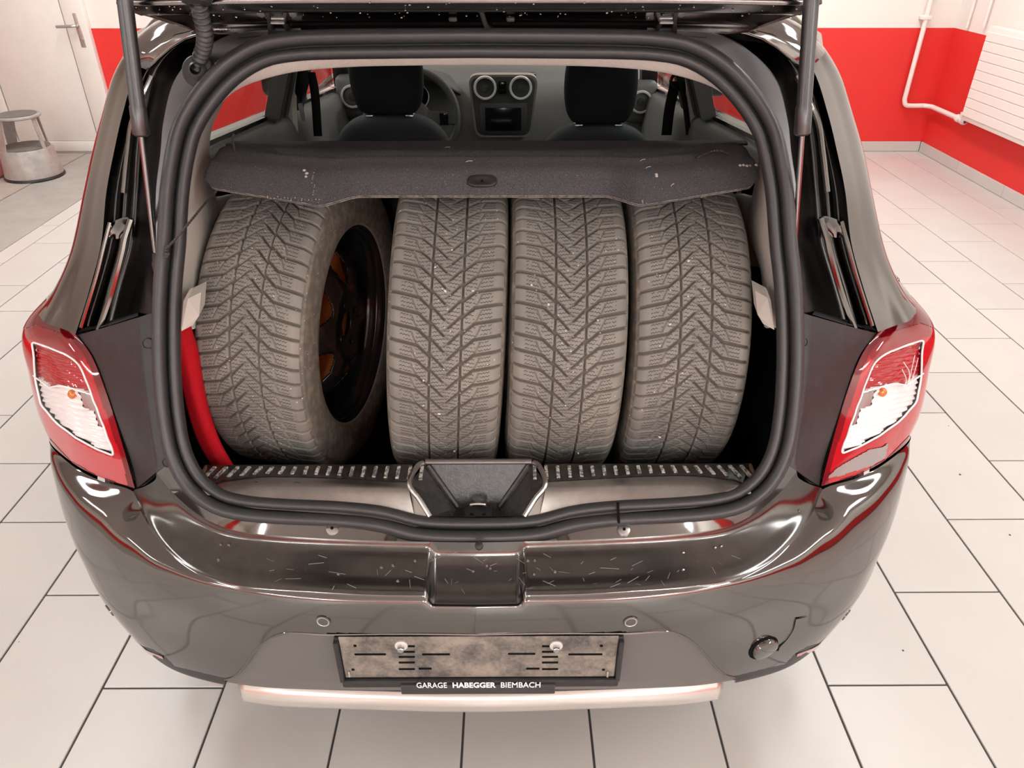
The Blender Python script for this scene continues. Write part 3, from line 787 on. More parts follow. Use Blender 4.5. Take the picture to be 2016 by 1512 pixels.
# raised rib inside the channel
def rib(m):
    p = cr([PS(300, 150, 0.085), PS(262, 235, 0.088), PS(252, 300, 0.088), PS(244, 380, 0.09)], 24)
    m.tube(p, 0.005, 8)
    p = cr([PS(258, 432, 0.085), PS(246, 470, 0.083), PS(240, 500, 0.083), PS(219, 580, 0.085), PS(195, 650, 0.088)], 24)
    m.tube(p, 0.006, 8)
    p = cr([PS(217, 438, 0.09), PS(206, 480, 0.09), PS(190, 545, 0.092), PS(160, 645, 0.092)], 24)
    m.tube(p, 0.004, 8)
both('channel_rib', rib, M_paint)
def pinch(m):
    m.grid(loft([[PS(222, 436, 0.094), PS(245, 428, 0.085), PS(262, 430, 0.085)], [PS(216, 452, 0.10), PS(240, 450, 0.105), PS(258, 447, 0.10)], [PS(212, 470, 0.10), PS(232, 470, 0.112), PS(250, 465, 0.10)]], 12, 8))
both('channel_step', pinch, M_paint)
qp = both('quarter_panel', lambda m: m.grid(loft([cf, [a * 0.8 + b * 0.2 + A([-0.010, -0.010, 0.002]) for a, b in zip(cf, ch)], cm, ch, ci], 60, 34)), M_paint, sharp=None)
# body fill between the channel and the roof / inner pillar so that no gap opens
# ---- roof with rear edge
def roof_grid():
    rows = []
    for y, z, w in ((1.345, 1.462, 0.50), (1.36, 1.474, 0.535), (1.45, 1.488, 0.565), (1.8, 1.515, 0.585), (2.3, 1.52, 0.585), (2.75, 1.50, 0.565), (2.95, 1.475, 0.55)):
        rows.append([(-w - 0.05, y, z - 0.065), (-w, y, z - 0.03), (-w * 0.85, y, z - 0.008), (-w * 0.4, y, z), (0, y, z + 0.002), (w * 0.4, y, z), (w * 0.85, y, z - 0.008), (w, y, z - 0.03), (w + 0.05, y, z - 0.065)])
    return loft(rows, 40, 30)
roof = MB().grid(roof_grid()).build('roof', M_paint, car, sharp=None); solidify(roof, 0.004, 1)
# header panel under the tailgate hinge line (between the seal top and the roof edge)
hdr = [[PS(470, 75, 0.004), PS(600, 64, 0.004), PS(760, 61, 0.004), A([0, *PS(943, 60, 0.004)[1:]])], [PS(440, 58, 0.03), PS(600, 54, 0.028), PS(760, 52, 0.028), A([0, *PS(943, 51, 0.028)[1:]])], [(-0.50, 1.36, 1.435), (-0.35, 1.35, 1.452), (-0.18, 1.345, 1.46), (0, 1.345, 1.463)]]
g = loft(hdr, 30, 10)
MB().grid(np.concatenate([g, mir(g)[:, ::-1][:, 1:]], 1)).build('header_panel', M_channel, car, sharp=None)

# ---- lower side panel with wheel arch, doors (left/right)
BELT = lambda y: 1.118 - (y - 1.96) * 0.096
def side_panel(y0, y1, n):
    ys = np.linspace(y0, y1, n); rows = []
    for q, (z, x) in enumerate(((0.27, 0.83), (0.36, 0.865), (0.5, 0.885), (0.68, 0.892), (0.82, 0.885), (0.93, 0.868))):
        rows.append(np.stack([np.full(n, -x), ys, np.full(n, z)], 1))
    zb = np.minimum(BELT(ys), 1.12)
    rows.append(np.stack([np.full(n, -0.84), ys, zb - 0.06], 1)); rows.append(np.stack([np.full(n, -0.795), ys, zb], 1)); rows.append(np.stack([np.full(n, -0.745), ys, zb + 0.004], 1))
    return crv(np.array(rows), 60)
for nm, y0, y1, arch in (('rear_side_panel', 1.40, 1.95, 1.68), ('rear_door', 1.955, 2.66, 1.68), ('front_door', 2.665, 3.60, None), ('front_wing', 3.605, 4.75, 4.17)):
    g = side_panel(y0, y1, max(12, int((y1 - y0) / 0.012)))
    c = (g[:-1, :-1] + g[1:, 1:]) / 2
    mask = np.ones(c.shape[:2], bool)
    if arch: mask &= np.hypot(c[..., 1] - arch, c[..., 2] - 0.33) > 0.345
    if nm == 'rear_side_panel': mask &= ~((c[..., 1] < 1.55) & (c[..., 2] > 0.985))
    v, f = grid_subset(g, mask)
    for sgn in (1, -1):
        vv = v.copy(); vv[:, 0] *= sgn
        o = mesh_obj(nm, vv, f, M_paint, car, sharp=None); solidify(o, 0.006, 0)
        if 'door' in nm:
            yh = y1 - 0.62 if nm == 'front_door' else y0 + 0.10
            MB().rbox(*sorted((-0.905 * sgn, -0.868 * sgn)), yh, yh + 0.17, 0.86, 0.89, 0.008).build('door_handle', M_paint, o)
for yc in (1.68, 4.17):
    def arch(m, yc=yc):
        a = np.linspace(R(-8), R(188), 40)
        m.tube(np.stack([np.full(40, -0.878), yc + 0.352 * np.cos(a), 0.33 + 0.352 * np.sin(a)], 1), 0.020, 8)
    both('wheel_arch_trim', arch, M_plastic)
    def liner(m, yc=yc):
        a = np.linspace(0, math.pi, 24)
        m.grid(np.array([np.stack([np.full(24, x), yc + 0.37 * np.cos(a), 0.33 + 0.37 * np.sin(a)], 1) for x in (-0.87, -0.55)]))
    both('arch_liner', liner, M_dark)
    for sgn in (-1, 1):
        rw = MB().lathe([(0.20, -0.09), (0.27, -0.10), (0.305, -0.085), (0.316, -0.05), (0.316, 0.05), (0.305, 0.085), (0.27, 0.10), (0.215, 0.092), (0.20, 0.07), (0.19, -0.07)], (0.765 * sgn, yc, 0.318), (sgn, 0, 0), 48, closed=True).build('road_wheel', M_plastic, car)
        MB().lathe([(0.0001, 0.06), (0.05, 0.062), (0.09, 0.045), (0.17, 0.05), (0.2, 0.075), (0.205, 0.085)], (0.765 * sgn, yc, 0.318), (sgn, 0, 0), 40).build('hubcap', M_alu, rw)
# front end and bonnet, windscreen, underbody (only reflections and other viewpoints reach them)
MB().grid(loft([[(-0.80, 3.62, 0.95), (-0.4, 3.70, 0.99), (0, 3.72, 1.0), (0.4, 3.70, 0.99), (0.80, 3.62, 0.95)], [(-0.80, 4.2, 0.90), (-0.4, 4.3, 0.95), (0, 4.3, 0.955), (0.4, 4.3, 0.95), (0.80, 4.2, 0.90)], [(-0.74, 4.6, 0.82), (-0.4, 4.78, 0.83), (0, 4.82, 0.83), (0.4, 4.78, 0.83), (0.74, 4.6, 0.82)]], 30, 16)).build('bonnet', M_paint, car)
MB().grid(loft([[(-0.83, 4.74, 0.82), (-0.5, 4.86, 0.82), (0, 4.9, 0.82), (0.5, 4.86, 0.82), (0.83, 4.74, 0.82)], [(-0.87, 4.74, 0.6), (-0.5, 4.93, 0.6), (0, 4.97, 0.6), (0.5, 4.93, 0.6), (0.87, 4.74, 0.6)], [(-0.83, 4.74, 0.28), (-0.5, 4.88, 0.28), (0, 4.92, 0.28), (0.5, 4.88, 0.28), (0.83, 4.74, 0.28)]], 24, 10)).build('front_bumper', M_paint, car)
MB().grid(loft([[(-0.56, 2.93, 1.47), (0, 2.90, 1.49), (0.56, 2.93, 1.47)], [(-0.66, 3.35, 1.22), (0, 3.38, 1.24), (0.66, 3.35, 1.22)], [(-0.72, 3.66, 0.98), (0, 3.74, 1.0), (0.72, 3.66, 0.98)]], 16, 12)).build('windscreen', M_glass, car)
MB().box(-0.62, 0.62, 1.2, 4.7, 0.20, 0.26).build('underbody', M_dark, car, smooth=False)

# ---- side windows, pillars and roof rails
def xin(z): return np.interp(z, [0.9, 1.05, 1.42, 1.5], [0.745, 0.735, 0.595, 0.56])
def side_bar(m, pts, wy, wx, inset=0.0):
    """pillar bar following (Y,z) points on the side glass plane"""
    for (ya, za), (yb, zb) in zip(pts[:-1], pts[1:]):
        a0 = A([-xin(za) + inset, ya, za]); b0 = A([-xin(zb) + inset, yb, zb])
        m.prism([a0, a0 + A([0, wy, 0]), b0 + A([0, wy, 0]), b0], A([wx, 0, 0]))
ROOFZ = 1.425
both('window_pillar', lambda m: side_bar(m, [(2.46, BELT(2.46)), (2.43, ROOFZ)], 0.045, 0.05), M_dash, sharp=20)
both('window_pillar', lambda m: side_bar(m, [(2.52, BELT(2.5)), (2.49, ROOFZ)], 0.04, 0.055), M_dash, sharp=20)
both('centre_pillar', lambda m: side_bar(m, [(2.56, 0.5), (2.57, BELT(2.56)), (2.54, ROOFZ)], 0.16, 0.03), M_blackgloss, sharp=20)
both('window_pillar', lambda m: side_bar(m, [(2.72, BELT(2.7)), (2.69, ROOFZ)], 0.05, 0.06), M_dash, sharp=20)
def bpillar_trim(m):
    p = cr([PY(580, 300, 2.66), PY(577, 262, 2.64), PY(574, 210, 2.64), PY(573, 165, 2.62), PY(575, 130, 2.60)], 20)
    m.tube(p, 0.018, 10)
both('pillar_trim', bpillar_trim, M_beige)
both('windscreen_pillar', lambda m: side_bar(m, [(3.60, 0.97), (3.28, 1.22), (2.92, 1.45)], 0.07, 0.07), M_dash, sharp=20)
both('roof_rail_trim', lambda m: m.tube(cr([(-0.60, 1.5, 1.40), (-0.585, 1.9, 1.435), (-0.575, 2.5, 1.44), (-0.565, 2.9, 1.43)], 20), 0.05, 8), M_beige)
[solidify(o, 0.004, 0) for o in both('rear_door_window', lambda m: m.add([(-xin(BELT(1.72)), 1.72, BELT(1.72)), (-xin(BELT(2.46)), 2.46, BELT(2.46)), (-xin(ROOFZ), 2.43, ROOFZ), (-xin(ROOFZ), 1.85, ROOFZ), (-xin(1.25), 1.72, 1.25)], [(0, 1, 2, 3, 4)]), M_glass, smooth=False)]
[solidify(o, 0.004, 0) for o in both('front_door_window', lambda m: m.add([(-xin(BELT(2.77)), 2.77, BELT(2.77)), (-xin(0.99), 3.56, 0.985), (-xin(1.22), 3.28, 1.22), (-xin(ROOFZ), 2.95, ROOFZ), (-xin(ROOFZ), 2.74, ROOFZ)], [(0, 1, 2, 3, 4)]), M_glass, smooth=False)]
def sill_line(m):
    for y0, y1 in ((1.70, 2.46), (2.77, 3.5)):
        m.prism([(-0.735, y0, BELT(y0) - 0.004), (-0.735, y0, BELT(y0) + 0.012), (-0.715, y0, BELT(y0) + 0.012), (-0.715, y0, BELT(y0) - 0.004)], A([0, y1 - y0, BELT(y1) - BELT(y0)]))
both('window_weather_strip', sill_line, M_blackgloss, smooth=False)
def door_card(m):
    ys = np.linspace(1.72, 3.65, 24); rows = []
    for dz, x in ((0.0, 0.715), (-0.02, 0.685), (-0.08, 0.67), (-0.25, 0.66), (-0.6, 0.70)):
        rows.append(np.stack([np.full(24, -x), ys, BELT(ys) + dz], 1))
    m.grid(crv(np.array(rows), 16))
both('door_card', door_card, M_dash_grey)
# door mirrors seen through the front windows
def mirror(m): m.rbox(-0.98, -0.80, 3.28, 3.36, 0.98, 1.11, 0.03, 3)
both('door_mirror', mirror, M_blackgloss)

# ---- rear pillar trims, headliner
def pillar_trim(m):
    pts_in = [PS(432, 190, 0.012), PS(410, 222, 0.012), PS(394, 254, 0.012), PS(377, 300, 0.012), PS(367, 380, 0.012), PS(361, 480, 0.012), PS(356, 560, 0.012), PS(352, 650, 0.012)]
    out = [PY(442, 197, 1.62), PY(432, 218, 1.62), PY(418, 250, 1.64), PY(412, 300, 1.62), PY(420, 376, 1.50), PY(428, 450, 1.42), PY(398, 535, 1.30), PY(388, 640, 1.20)]
    far = [p + A([-0.06, 0.16, 0]) for p in out]
    mid = [a * 0.72 + b * 0.28 for a, b in zip(pts_in, out)]
    m.grid(loft([pts_in, mid, out, far], 40, 24))
both('rear_pillar_trim', pillar_trim, M_beige, sharp=None, sx=SXR)
def pillar_foot(m):
    a = [PY(357, 652, 1.105), PY(380, 640, 1.12), PY(392, 622, 1.14), PY(396, 575, 1.16), PY(370, 588, 1.13), PY(361, 592, 1.105)]
    m.prism(a, A([-0.006, 0.045, 0.0]))
both('trim_foot', pillar_foot, M_beige, smooth=False, sx=SXR)
def wheelhouse_ledge(m):
    m.grid(loft([[PY(418, 388, 1.56), PY(432, 440, 1.50), PY(398, 530, 1.40)], [PY(425, 388, 1.60), PY(475, 392, 1.66), PY(470, 520, 1.60)], [PY(520, 388, 1.75), PY(520, 440, 1.75), PY(520, 520, 1.75)]], 12, 10))
both('boot_side_trim', wheelhouse_ledge, M_beige_dark, sharp=None, sx=SXR)
# headliner roll along the top of the opening
top_in = [PS(428, 196, 0.014), PS(440, 184, 0.014), PS(478, 152, 0.014), PS(537, 124, 0.014), PS(600, 114, 0.014), PS(700, 111, 0.014), PS(820, 110, 0.014), A([0, *PS(943, 110, 0.014)[1:]])]
roll = [PS(436, 203, 0.05), PS(449, 190, 0.05), PS(480, 170, 0.045), PS(537, 151, 0.045), PS(600, 139, 0.045), PS(700, 131.5, 0.045), PS(820, 129, 0.045), A([0, *PS(943, 128, 0.045)[1:]])]
def shifted(pts, dy, dz): return [p + A([0, dy, dz]) for p in pts]
g = loft([top_in, [a * 0.5 + b * 0.5 + A([0, -0.004, 0]) for a, b in zip(top_in, roll)], roll, shifted(roll, 0.02, 0.006), shifted(roll, 0.08, 0.03), [A([p[0] * 1.02, 1.75, min(p[2] + 0.04, 1.46)]) for p in top_in], [A([p[0] * 1.0, 2.9, min(p[2] + 0.04, 1.45)]) for p in top_in]], 40, 44)
MB().grid(np.concatenate([g, mir(g)[:, ::-1][:, 1:] * A([SXR, 1, 1])], 1)).build('headliner', M_head, car, sharp=None)

# ---- boot: floor, side walls, seat back
MB().rbox(-0.62, 0.62, 1.092, 1.84, 0.49, 0.545, 0.01).build('boot_floor', M_carpet, car)
def boot_side(m):
    m.grid(loft([[(-0.545, 1.10, 0.546), (-0.55, 1.10, 0.68), (-0.555, 1.10, 0.78), (-0.555, 1.13, 0.90), (-0.56, 1.16, 0.96)], [(-0.575, 1.20, 0.546), (-0.575, 1.20, 0.68), (-0.58, 1.20, 0.78), (-0.58, 1.22, 0.90), (-0.58, 1.25, 0.96)], [(-0.58, 1.5, 0.546), (-0.58, 1.5, 0.68), (-0.58, 1.5, 0.8), (-0.62, 1.5, 0.90), (-0.64, 1.5, 0.98)], [(-0.58, 1.84, 0.55), (-0.58, 1.84, 0.68), (-0.60, 1.84, 0.8), (-0.64, 1.84, 1.0), (-0.66, 1.84, 1.1)]], 16, 16))
both('boot_side_carpet', boot_side, M_carpet)
MB().rbox(-0.63, 0.63, 1.80, 1.90, 0.5, 1.14, 0.03, 3).build('rear_seat_back', M_seat, car)

# ---- threshold inside the seal
J_px = [(415, 958), (432, 951), (519, 942), (608, 943), (698, 947), (805, 953)]
I_px = [(400, 962), (433, 962), (489, 984), (567, 991), (668, 998), (757, 1008), (817, 1023), (858, 1029)]
def refl(pt): return mir(pt)
Jl = [PZ(*p, 0.757) for p in J_px]
Il = [PS(*p, 0.004) for p in I_px[:7]]
lowl = [A([p[0], p[1] - 0.012, p[2] - 0.006]) for p in Il]
bulge = [a * 0.25 + b * 0.75 + A([0, -0.008, 0.004]) for a, b in zip(cr(Il, 24), cr(Jl, 24))]
ps = both('sill_panel', lambda m: m.grid(loft([cr(lowl, 24), cr(Il, 24), bulge, cr(Jl, 24), cr([p + A([0, 0.006, 0.0]) for p in Jl], 24)], 40, 20)), M_sill, sharp=None)
YT = 1.083
M_rib = mat('worn_rib_edge', (0.10, 0.095, 0.09), 0.35, 0, noise=(160, (0.55, 0.52, 0.47), 0.12))
Jtop = [A([p[0], YT, 0.757]) for p in cr(Jl, 24)]; Jtop[0][0] = -0.503; 
def strip(m):
    a = [p + A([0, 0.004, 0.001]) for p in cr(Jl, 24)]
    m.grid(np.array([a, Jtop, [p + A([0, 0.006, -0.004]) for p in Jtop], [p + A([0, 0.006, -0.21]) for p in Jtop]]))
tr = both('load_lip', strip, M_sill_dark)
for sgn, par in ((1, tr[0]), (-1, tr[1])):
    for k in range(19):
        fx = -0.485 + k * 0.0212
        yj = np.interp(fx, [p[0] for p in Jl], [p[1] for p in Jl])
        lean = 0.012 * max(0, 1 - k / 8)
        MB().prism([(sgn * (fx - 0.003 - lean), yj + 0.012, 0.756), (sgn * (fx + 0.003 - lean), yj + 0.012, 0.756), (sgn * (fx + 0.003), YT - 0.008, 0.756), (sgn * (fx - 0.003), YT - 0.008, 0.756)], A([0, 0, 0.0045])).build('lip_rib', M_rib, par, smooth=False)
MB().rbox(-0.508, -0.50, 1.03, 1.085, 0.70, 0.757, 0.002).build('lip_end', mat('brown_worn_edge', (0.20, 0.12, 0.07), 0.6), tr[0])
MB().rbox(0.50, 0.508, 1.03, 1.085, 0.70, 0.757, 0.002).build('lip_end', mat('brown_worn_edge'), tr[1])
# latch recess
def sym(px, py, f): p = f(px, py); return A([-abs(p[0]) if px < 943 else abs(p[0]), p[1], p[2]])
oL = A([-0.122, *PZ(812, 953, 0.757)[1:]]); tL = A([-0.098, YT, 0.760]); bL = A([-0.083, *PS(858, 1017, 0.004)[1:]])
fL = A([-0.040, 1.045, 0.685]); fl2 = A([-0.055, 1.0, 0.690])
rec = MB()
rec.add([tL, mir(tL), mir(fL), fL], [(0, 1, 2, 3)])
rec.add([tL, fL, fl2, bL, oL], [(0, 1, 2, 3, 4)])
rec.add([mir(tL), mir(fL), mir(fl2), mir(bL), mir(oL)], [(4, 3, 2, 1, 0)])
rec.add([fL, mir(fL), mir(fl2), fl2], [(0, 1, 2, 3)])
rec.add([fl2, mir(fl2), mir(bL), bL], [(0, 1, 2, 3)])
rec.build('latch_recess', M_sill_dark, car, smooth=False)
def edge(m):
    m.tube(cr([tL + A([-0.004, 0, 0.001]), tL + A([-0.014, -0.012, 0.002]), oL, bL * 0.5 + oL * 0.5 + A([0, 0, 0.002]), bL], 20), 0.005, 8)
    m.grid(loft([[Jl[-1], oL], [Il[-1], bL], [lowl[-1], bL + A([0, -0.01, -0.01])]], 4, 8))
both('recess_edge', edge, M_sill)
MB().tube([tL + A([0.0, 0.002, 0.002]), mir(tL) + A([0, 0.002, 0.002])], 0.0055, 10).build('recess_top_bar', mat('grey_metal_bar', (0.2, 0.2, 0.2), 0.35, 0.8), car)
both('recess_fold', lambda m: m.tube([tL + A([0.004, -0.004, -0.002]), fL + A([0, 0, 0.002])], 0.006, 8), M_sill_dark)
lp = MB().rbox(-0.027, 0.027, 0.992, 1.030, 0.69, 0.703, 0.005, 3).build('latch_plate', M_plastic, car)
MB().tube(cr([(-0.012, 1.028, 0.700), (-0.012, 1.018, 0.716), (0.012, 1.018, 0.716), (0.012, 1.028, 0.700)], 14), 0.0035, 8).build('striker', M_chrome, lp)
MB().disc((-0.011, 1.006, 0.7025), (0, -0.2, 1), 0.004, 0.001, 10).disc((0.011, 1.006, 0.7025), (0, -0.2, 1), 0.004, 0.001, 10).build('striker_slot', M_dark, lp)
# plugs on the sill panel
def nrm_to_cam(p, w=0.6):
    d = CAM - p; d /= np.linalg.norm(d); return d
for px, py, r in ((507, 963, 0.0145), (587, 964, 0.0145), (1377, 962, 0.0145)):
    p = PZ(px, py, 0.742) + A([0, -0.006, 0.004])
    par = ps[0] if px < 943 else ps[1]
    o = MB().disc(p, (0, -0.75, 0.66), r, 0.005, 24).build('rubber_plug', M_rubber, par)
    if px == 587: MB().disc(p + A([0, -0.0045, 0.004]), (0, -0.75, 0.66), 0.003, 0.001, 10).build('plug_hole', M_dark, o)
# ---- rear panel strip between the seal and the bumper (painted body)
R0_px = [(943, 1068), (860, 1067), (700, 1063), (560, 1056), (458, 1043), (395, 1016), (345, 975), (308, 932)]
R0_z = [0.694, 0.694, 0.695, 0.697, 0.70, 0.711, 0.738, 0.783]
R0 = [PZ(p[0], p[1], z) for p, z in zip(R0_px, R0_z)]; R0[0][0] = 0
so = [PS(*p, off=-0.002) for p in ((943, 1052), (870, 1052), (812, 1046), (745, 1030), (665, 1021), (560, 1016), (470, 1006), (412, 985), (366, 945), (338, 893))]
so[0][0] = 0
g = loft([so, R0], 60, 6, False)
rp = MB().grid(np.concatenate([g[:, ::-1], mir(g)[:, 1:]], 1)).build('rear_body_panel', M_paint, car, sharp=None)
for px, py, big in ((655, 1043, 1), (1228, 1045, 1), (370, 972, 1), (1513, 975, 1), (943, 1076, 0), (403, 999, 0), (1483, 1000, 0)):
    p = PZ(px, py, 0.705) + A([0, 0, 0.002]); r = 0.0115 if big else 0.007
    o = MB().disc(p, (0, -0.5, 0.87), r, 0.003, 20, dome=0.002).build('screw_head', M_steel if big else M_plastic, rp)
    if big: MB().disc(p + A([0, -0.0025, 0.0046]), (0, -0.5, 0.87), 0.003, 0.0006, 8).build('screw_socket', M_dark, o)

# ---- rear bumper
R1_px = [(943, 1174), (860, 1173), (700, 1170), (521, 1158), (434, 1144), (365, 1113), (312, 1064), (280, 1012), (262, 968)]
R1_z = [0.655, 0.655, 0.655, 0.656, 0.658, 0.662, 0.672, 0.690, 0.717]
R1 = [PZ(p[0], p[1], z) for p, z in zip(R1_px, R1_z)]; R1[0][0] = 0
NU = 110
r0 = cr(R0, NU)
r1 = cr(R1, NU)
mid1 = [a * 0.88 + b * 0.12 + A([0, 0.0, -0.010]) for a, b in zip(r0, r1)]
mid2 = [a * 0.45 + b * 0.55 + A([0, 0.0, -0.007]) for a, b in zip(r0, r1)]
mid3 = [a * 0.12 + b * 0.88 + A([0, 0.0, 0.0005]) for a, b in zip(r0, r1)]
topg = crv(np.array([r0, mid1, mid2, mid3, r1]), 40)
def recess(g):
    """handle recess pressed into the middle of the bumper"""
    g = g.copy(); x = np.abs(g[..., 0])
    w = 1 - np.clip((x - 0.070) / 0.016, 0, 1); w = w * w * (3 - 2 * w)
    nv = g.shape[0]
    return g, w
topg_full = np.concatenate([topg[:, ::-1], mir(topg)[:, 1:]], 1)
_, w = recess(topg_full)
v = np.linspace(0, 1, topg_full.shape[0])[:, None]
topg_full[..., 2] -= w * (0.030 * np.sin(np.clip(v * 1.1, 0, 1) * math.pi * 0.5) ** 0.7 - 0.010 * v)
topg_full[..., 1] += w * 0.0
bump = MB().grid(topg_full).build('rear_bumper', M_paint_top, car, sharp=None)
lampb = [PY(194, 945, 1.09), PY(139, 914, 1.13), PY(97, 870, 1.20), A([-0.880, 1.27, 0.712]), A([-0.884, 1.40, 0.705])]
F = [R1 + lampb,
     [(0, .850, .638), (-.25, .857, .638), (-.43, .882, .641), (-.555, .928, .651), (-.63, .975, .668), (-.685, 1.01, .688), (-.755, 1.055, .697), (-.83, 1.13, .693), (-.873, 1.215, .69), (-.886, 1.40, .685)],
     [(0, .848, .575), (-.25, .855, .575), (-.43, .878, .575), (-.58, .925, .575), (-.70, .99, .575), (-.79, 1.06, .575), (-.85, 1.15, .575), (-.880, 1.26, .575), (-.888, 1.36, .575)],
     [(0, .862, .47), (-.25, .868, .47), (-.43, .888, .47), (-.58, .925, .47), (-.69, .975, .47), (-.775, 1.045, .47), (-.83, 1.13, .47), (-.862, 1.24, .47)],
     [(0, .868, .405), (-.25, .874, .402), (-.43, .893, .39), (-.57, .925, .38), (-.66, .965, .38), (-.74, 1.035, .38), (-.795, 1.12, .38), (-.83, 1.22, .38)],
     [(0, .872, .380), (-.25, .878, .374), (-.43, .903, .350), (-.57, .942, .338), (-.65, .985, .335), (-.72, 1.05, .335), (-.77, 1.13, .335), (-.81, 1.22, .335)],
     [(0, .94, .376), (-.25, .95, .370), (-.43, .97, .346), (-.55, 1.0, .334), (-.62, 1.04, .331), (-.68, 1.10, .331), (-.72, 1.17, .331), (-.75, 1.24, .331)]]
# common column parameter: resample every row at matching X-fraction positions
NF = 300
def row_by_len(r): return cr(r, NF)
Frows = [row_by_len(r) for r in F]
# ridge row must meet the top grid exactly in the middle part
faceg = crv(np.array(Frows), 210)
full_face = np.concatenate([faceg[:, ::-1], mir(faceg)[:, 1:]], 1)
w = 1 - np.clip((np.abs(full_face[..., 0]) - 0.070) / 0.016, 0, 1); w = w * w * (3 - 2 * w)
vv = np.linspace(0, 1, full_face.shape[0])[:, None]
full_face[..., 2] -= w * 0.020 * np.clip(1 - vv / 0.22, 0, 1)
C = (full_face[:-1, :-1] + full_face[1:, 1:]) / 2
Cp = proj(C)
lower_poly_l = [(943, 1248), (600, 1246), (560, 1248), (530, 1257), (505, 1280), (480, 1312), (462, 1330), (443, 1337), (443, 1420), (943, 1420)]
# symmetric region in metres: map right side points onto the left by mirroring
Cm = C.copy(); Cm[..., 0] = -np.abs(Cm[..., 0])
Cpm = proj(Cm)
grey = in_poly(Cpm, lower_poly_l)
side_low = in_poly(Cpm, [(190, 1245), (217, 1247), (250, 1262), (300, 1278), (322, 1290), (345, 1312), (443, 1335), (443, 1420), (150, 1420)])
v1, f1 = grid_subset(full_face, ~grey & ~side_low)
fb = mesh_obj('bumper_face', v1, f1, M_paint, bump, sharp=None)
inn = full_face.copy(); nn = grid_normals(full_face)
if nn[90, full_face.shape[1] // 2, 1] > 0: nn = -nn
v2, f2 = grid_subset(full_face - nn * 0.006, grey)
gp = mesh_obj('lower_valance', v2, f2, M_grey, bump, sharp=None)
for sg in (-1, 1):
    v3, f3 = grid_subset(full_face - nn * 0.0005, side_low & (C[..., 0] * sg > 0))
    mesh_obj('lower_edge_trim', v3, f3, M_plastic, bump, sharp=None)
# thin return edge of the glossy face
bm_edge = [PY(*p, 0.86) for p in ((560, 1247), (700, 1247), (850, 1248), (943, 1248))]
def face_point(px, py, g=full_face[:170], nrm=nn[:170]):
    q = proj(g); hid = ((CAM - g) * nrm).sum(-1) < 0
    i, j = np.unravel_index(np.argmin(((q - A([px, py])) ** 2).sum(-1) + 1e6 * hid), q.shape[:2])
    return g[i, j], nrm[i, j]
# bright moulded edge where the glossy face meets the grey valance
def edge_line(m):
    e = [face_point(*q) for q in ((943, 1249), (800, 1249), (650, 1248), (575, 1247), (545, 1251), (523, 1262), (505, 1281), (490, 1300), (475, 1319), (460, 1332), (443, 1338))]
    m.tube(cr([a - b * 0.001 for a, b in e], 60), 0.0028, 8)
both('face_edge', edge_line, M_paint, bump)
# red reflector strips at the lower corners
def refl_strip(m):
    a = cr([face_point(*q)[0] for q in ((252, 1264), (285, 1277), (320, 1292))], 10)
    b = cr([face_point(*q)[0] for q in ((262, 1276), (290, 1287), (322, 1297))], 10)
    m.grid(np.array([a + A([0.0, -0.0016, 0.0006]), b + A([0, -0.0016, 0.0])]))
both('reflector', refl_strip, M_lampred2, bump)
# silver skid plate
sk = []
for y, z, y2 in ((0.874, 0.379, 0.0), (0.864, 0.370, 0.0), (0.860, 0.352, 0.0), (0.868, 0.336, 0.0), (0.93, 0.325, 0.0)):
    sk.append([(-0.475, y + 0.050, z - 0.036), (-0.38, y + 0.027, z - 0.020), (-0.2, y + 0.008, z - 0.004), (0, y, z), (0.2, y + 0.008, z - 0.004), (0.38, y + 0.027, z - 0.020), (0.475, y + 0.050, z - 0.036)])
solidify(MB().grid(loft(sk, 60, 20)).build('skid_plate', M_silver, bump, sharp=None), 0.003, 1)

for px, py in ((637, 1223), (1240, 1224), (205, 1210), (1668, 1212)):
    p, n = face_point(px, py)
    o = MB().lathe([(0.0001, 0.002), (0.0085, 0.002), (0.009, 0.0005), (0.0105, 0.0005), (0.011, 0.002), (0.0135, 0.0015), (0.014, -0.003)], p, n, 24).build('parking_sensor', M_paint, bump)
    MB().lathe([(0.0088, 0.0012), (0.0095, 0.0018), (0.0108, 0.0018), (0.0112, 0.0012)], p, n, 24).build('sensor_ring', M_silver, o)
# tow-eye cap, popped out, with the crack above it
p, n = face_point(1503, 1277)
n2 = n + A([0.10, -0.05, -0.10]); n2 /= np.linalg.norm(n2)
tc_ = MB().lathe([(0.0001, 0.0085), (0.02, 0.008), (0.025, 0.0065), (0.0265, 0.004), (0.0265, -0.004), (0.0001, -0.004)], p + A([0.0025, 0, -0.001]), n2, 32).build('tow_eye_cap', M_paint, bump)
MB().lathe([(0.0001, 0.0012), (0.0300, 0.0012), (0.0306, 0.0), (0.0306, -0.003)], p, n, 32).build('tow_eye_hole', M_dark, bump)
crk = [(1565, 1216), (1566, 1222), (1560, 1240), (1550, 1256), (1543, 1264), (1531, 1274), (1526, 1280)]
wid = [0.0006, 0.0012, 0.0010, 0.0012, 0.0022, 0.004, 0.006]
cp = [face_point(*q) for q in crk]
L_, R_ = [], []
for (q, m_), ww in zip(cp, wid):
    L_.append(q + m_ * 0.0012 + A([-ww, 0, 0])); R_.append(q + m_ * 0.0012 + A([ww, 0, 0]))
MB().grid(np.array([cr(L_, 30), cr(R_, 30)])).build('crack', M_dark, fb)
q0, m0 = face_point(1567, 1217); q1, m1_ = face_point(1590, 1212)
MB().grid(np.array([cr([q0 + m0 * 0.0012 + A([0, 0, 0.002]), q1 + m1_ * 0.0012], 8), cr([q0 + m0 * 0.0012 + A([0, 0, -0.002]), q1 + m1_ * 0.0012 + A([0, 0, -0.0005])], 8)])).build('crack', M_dark, fb)
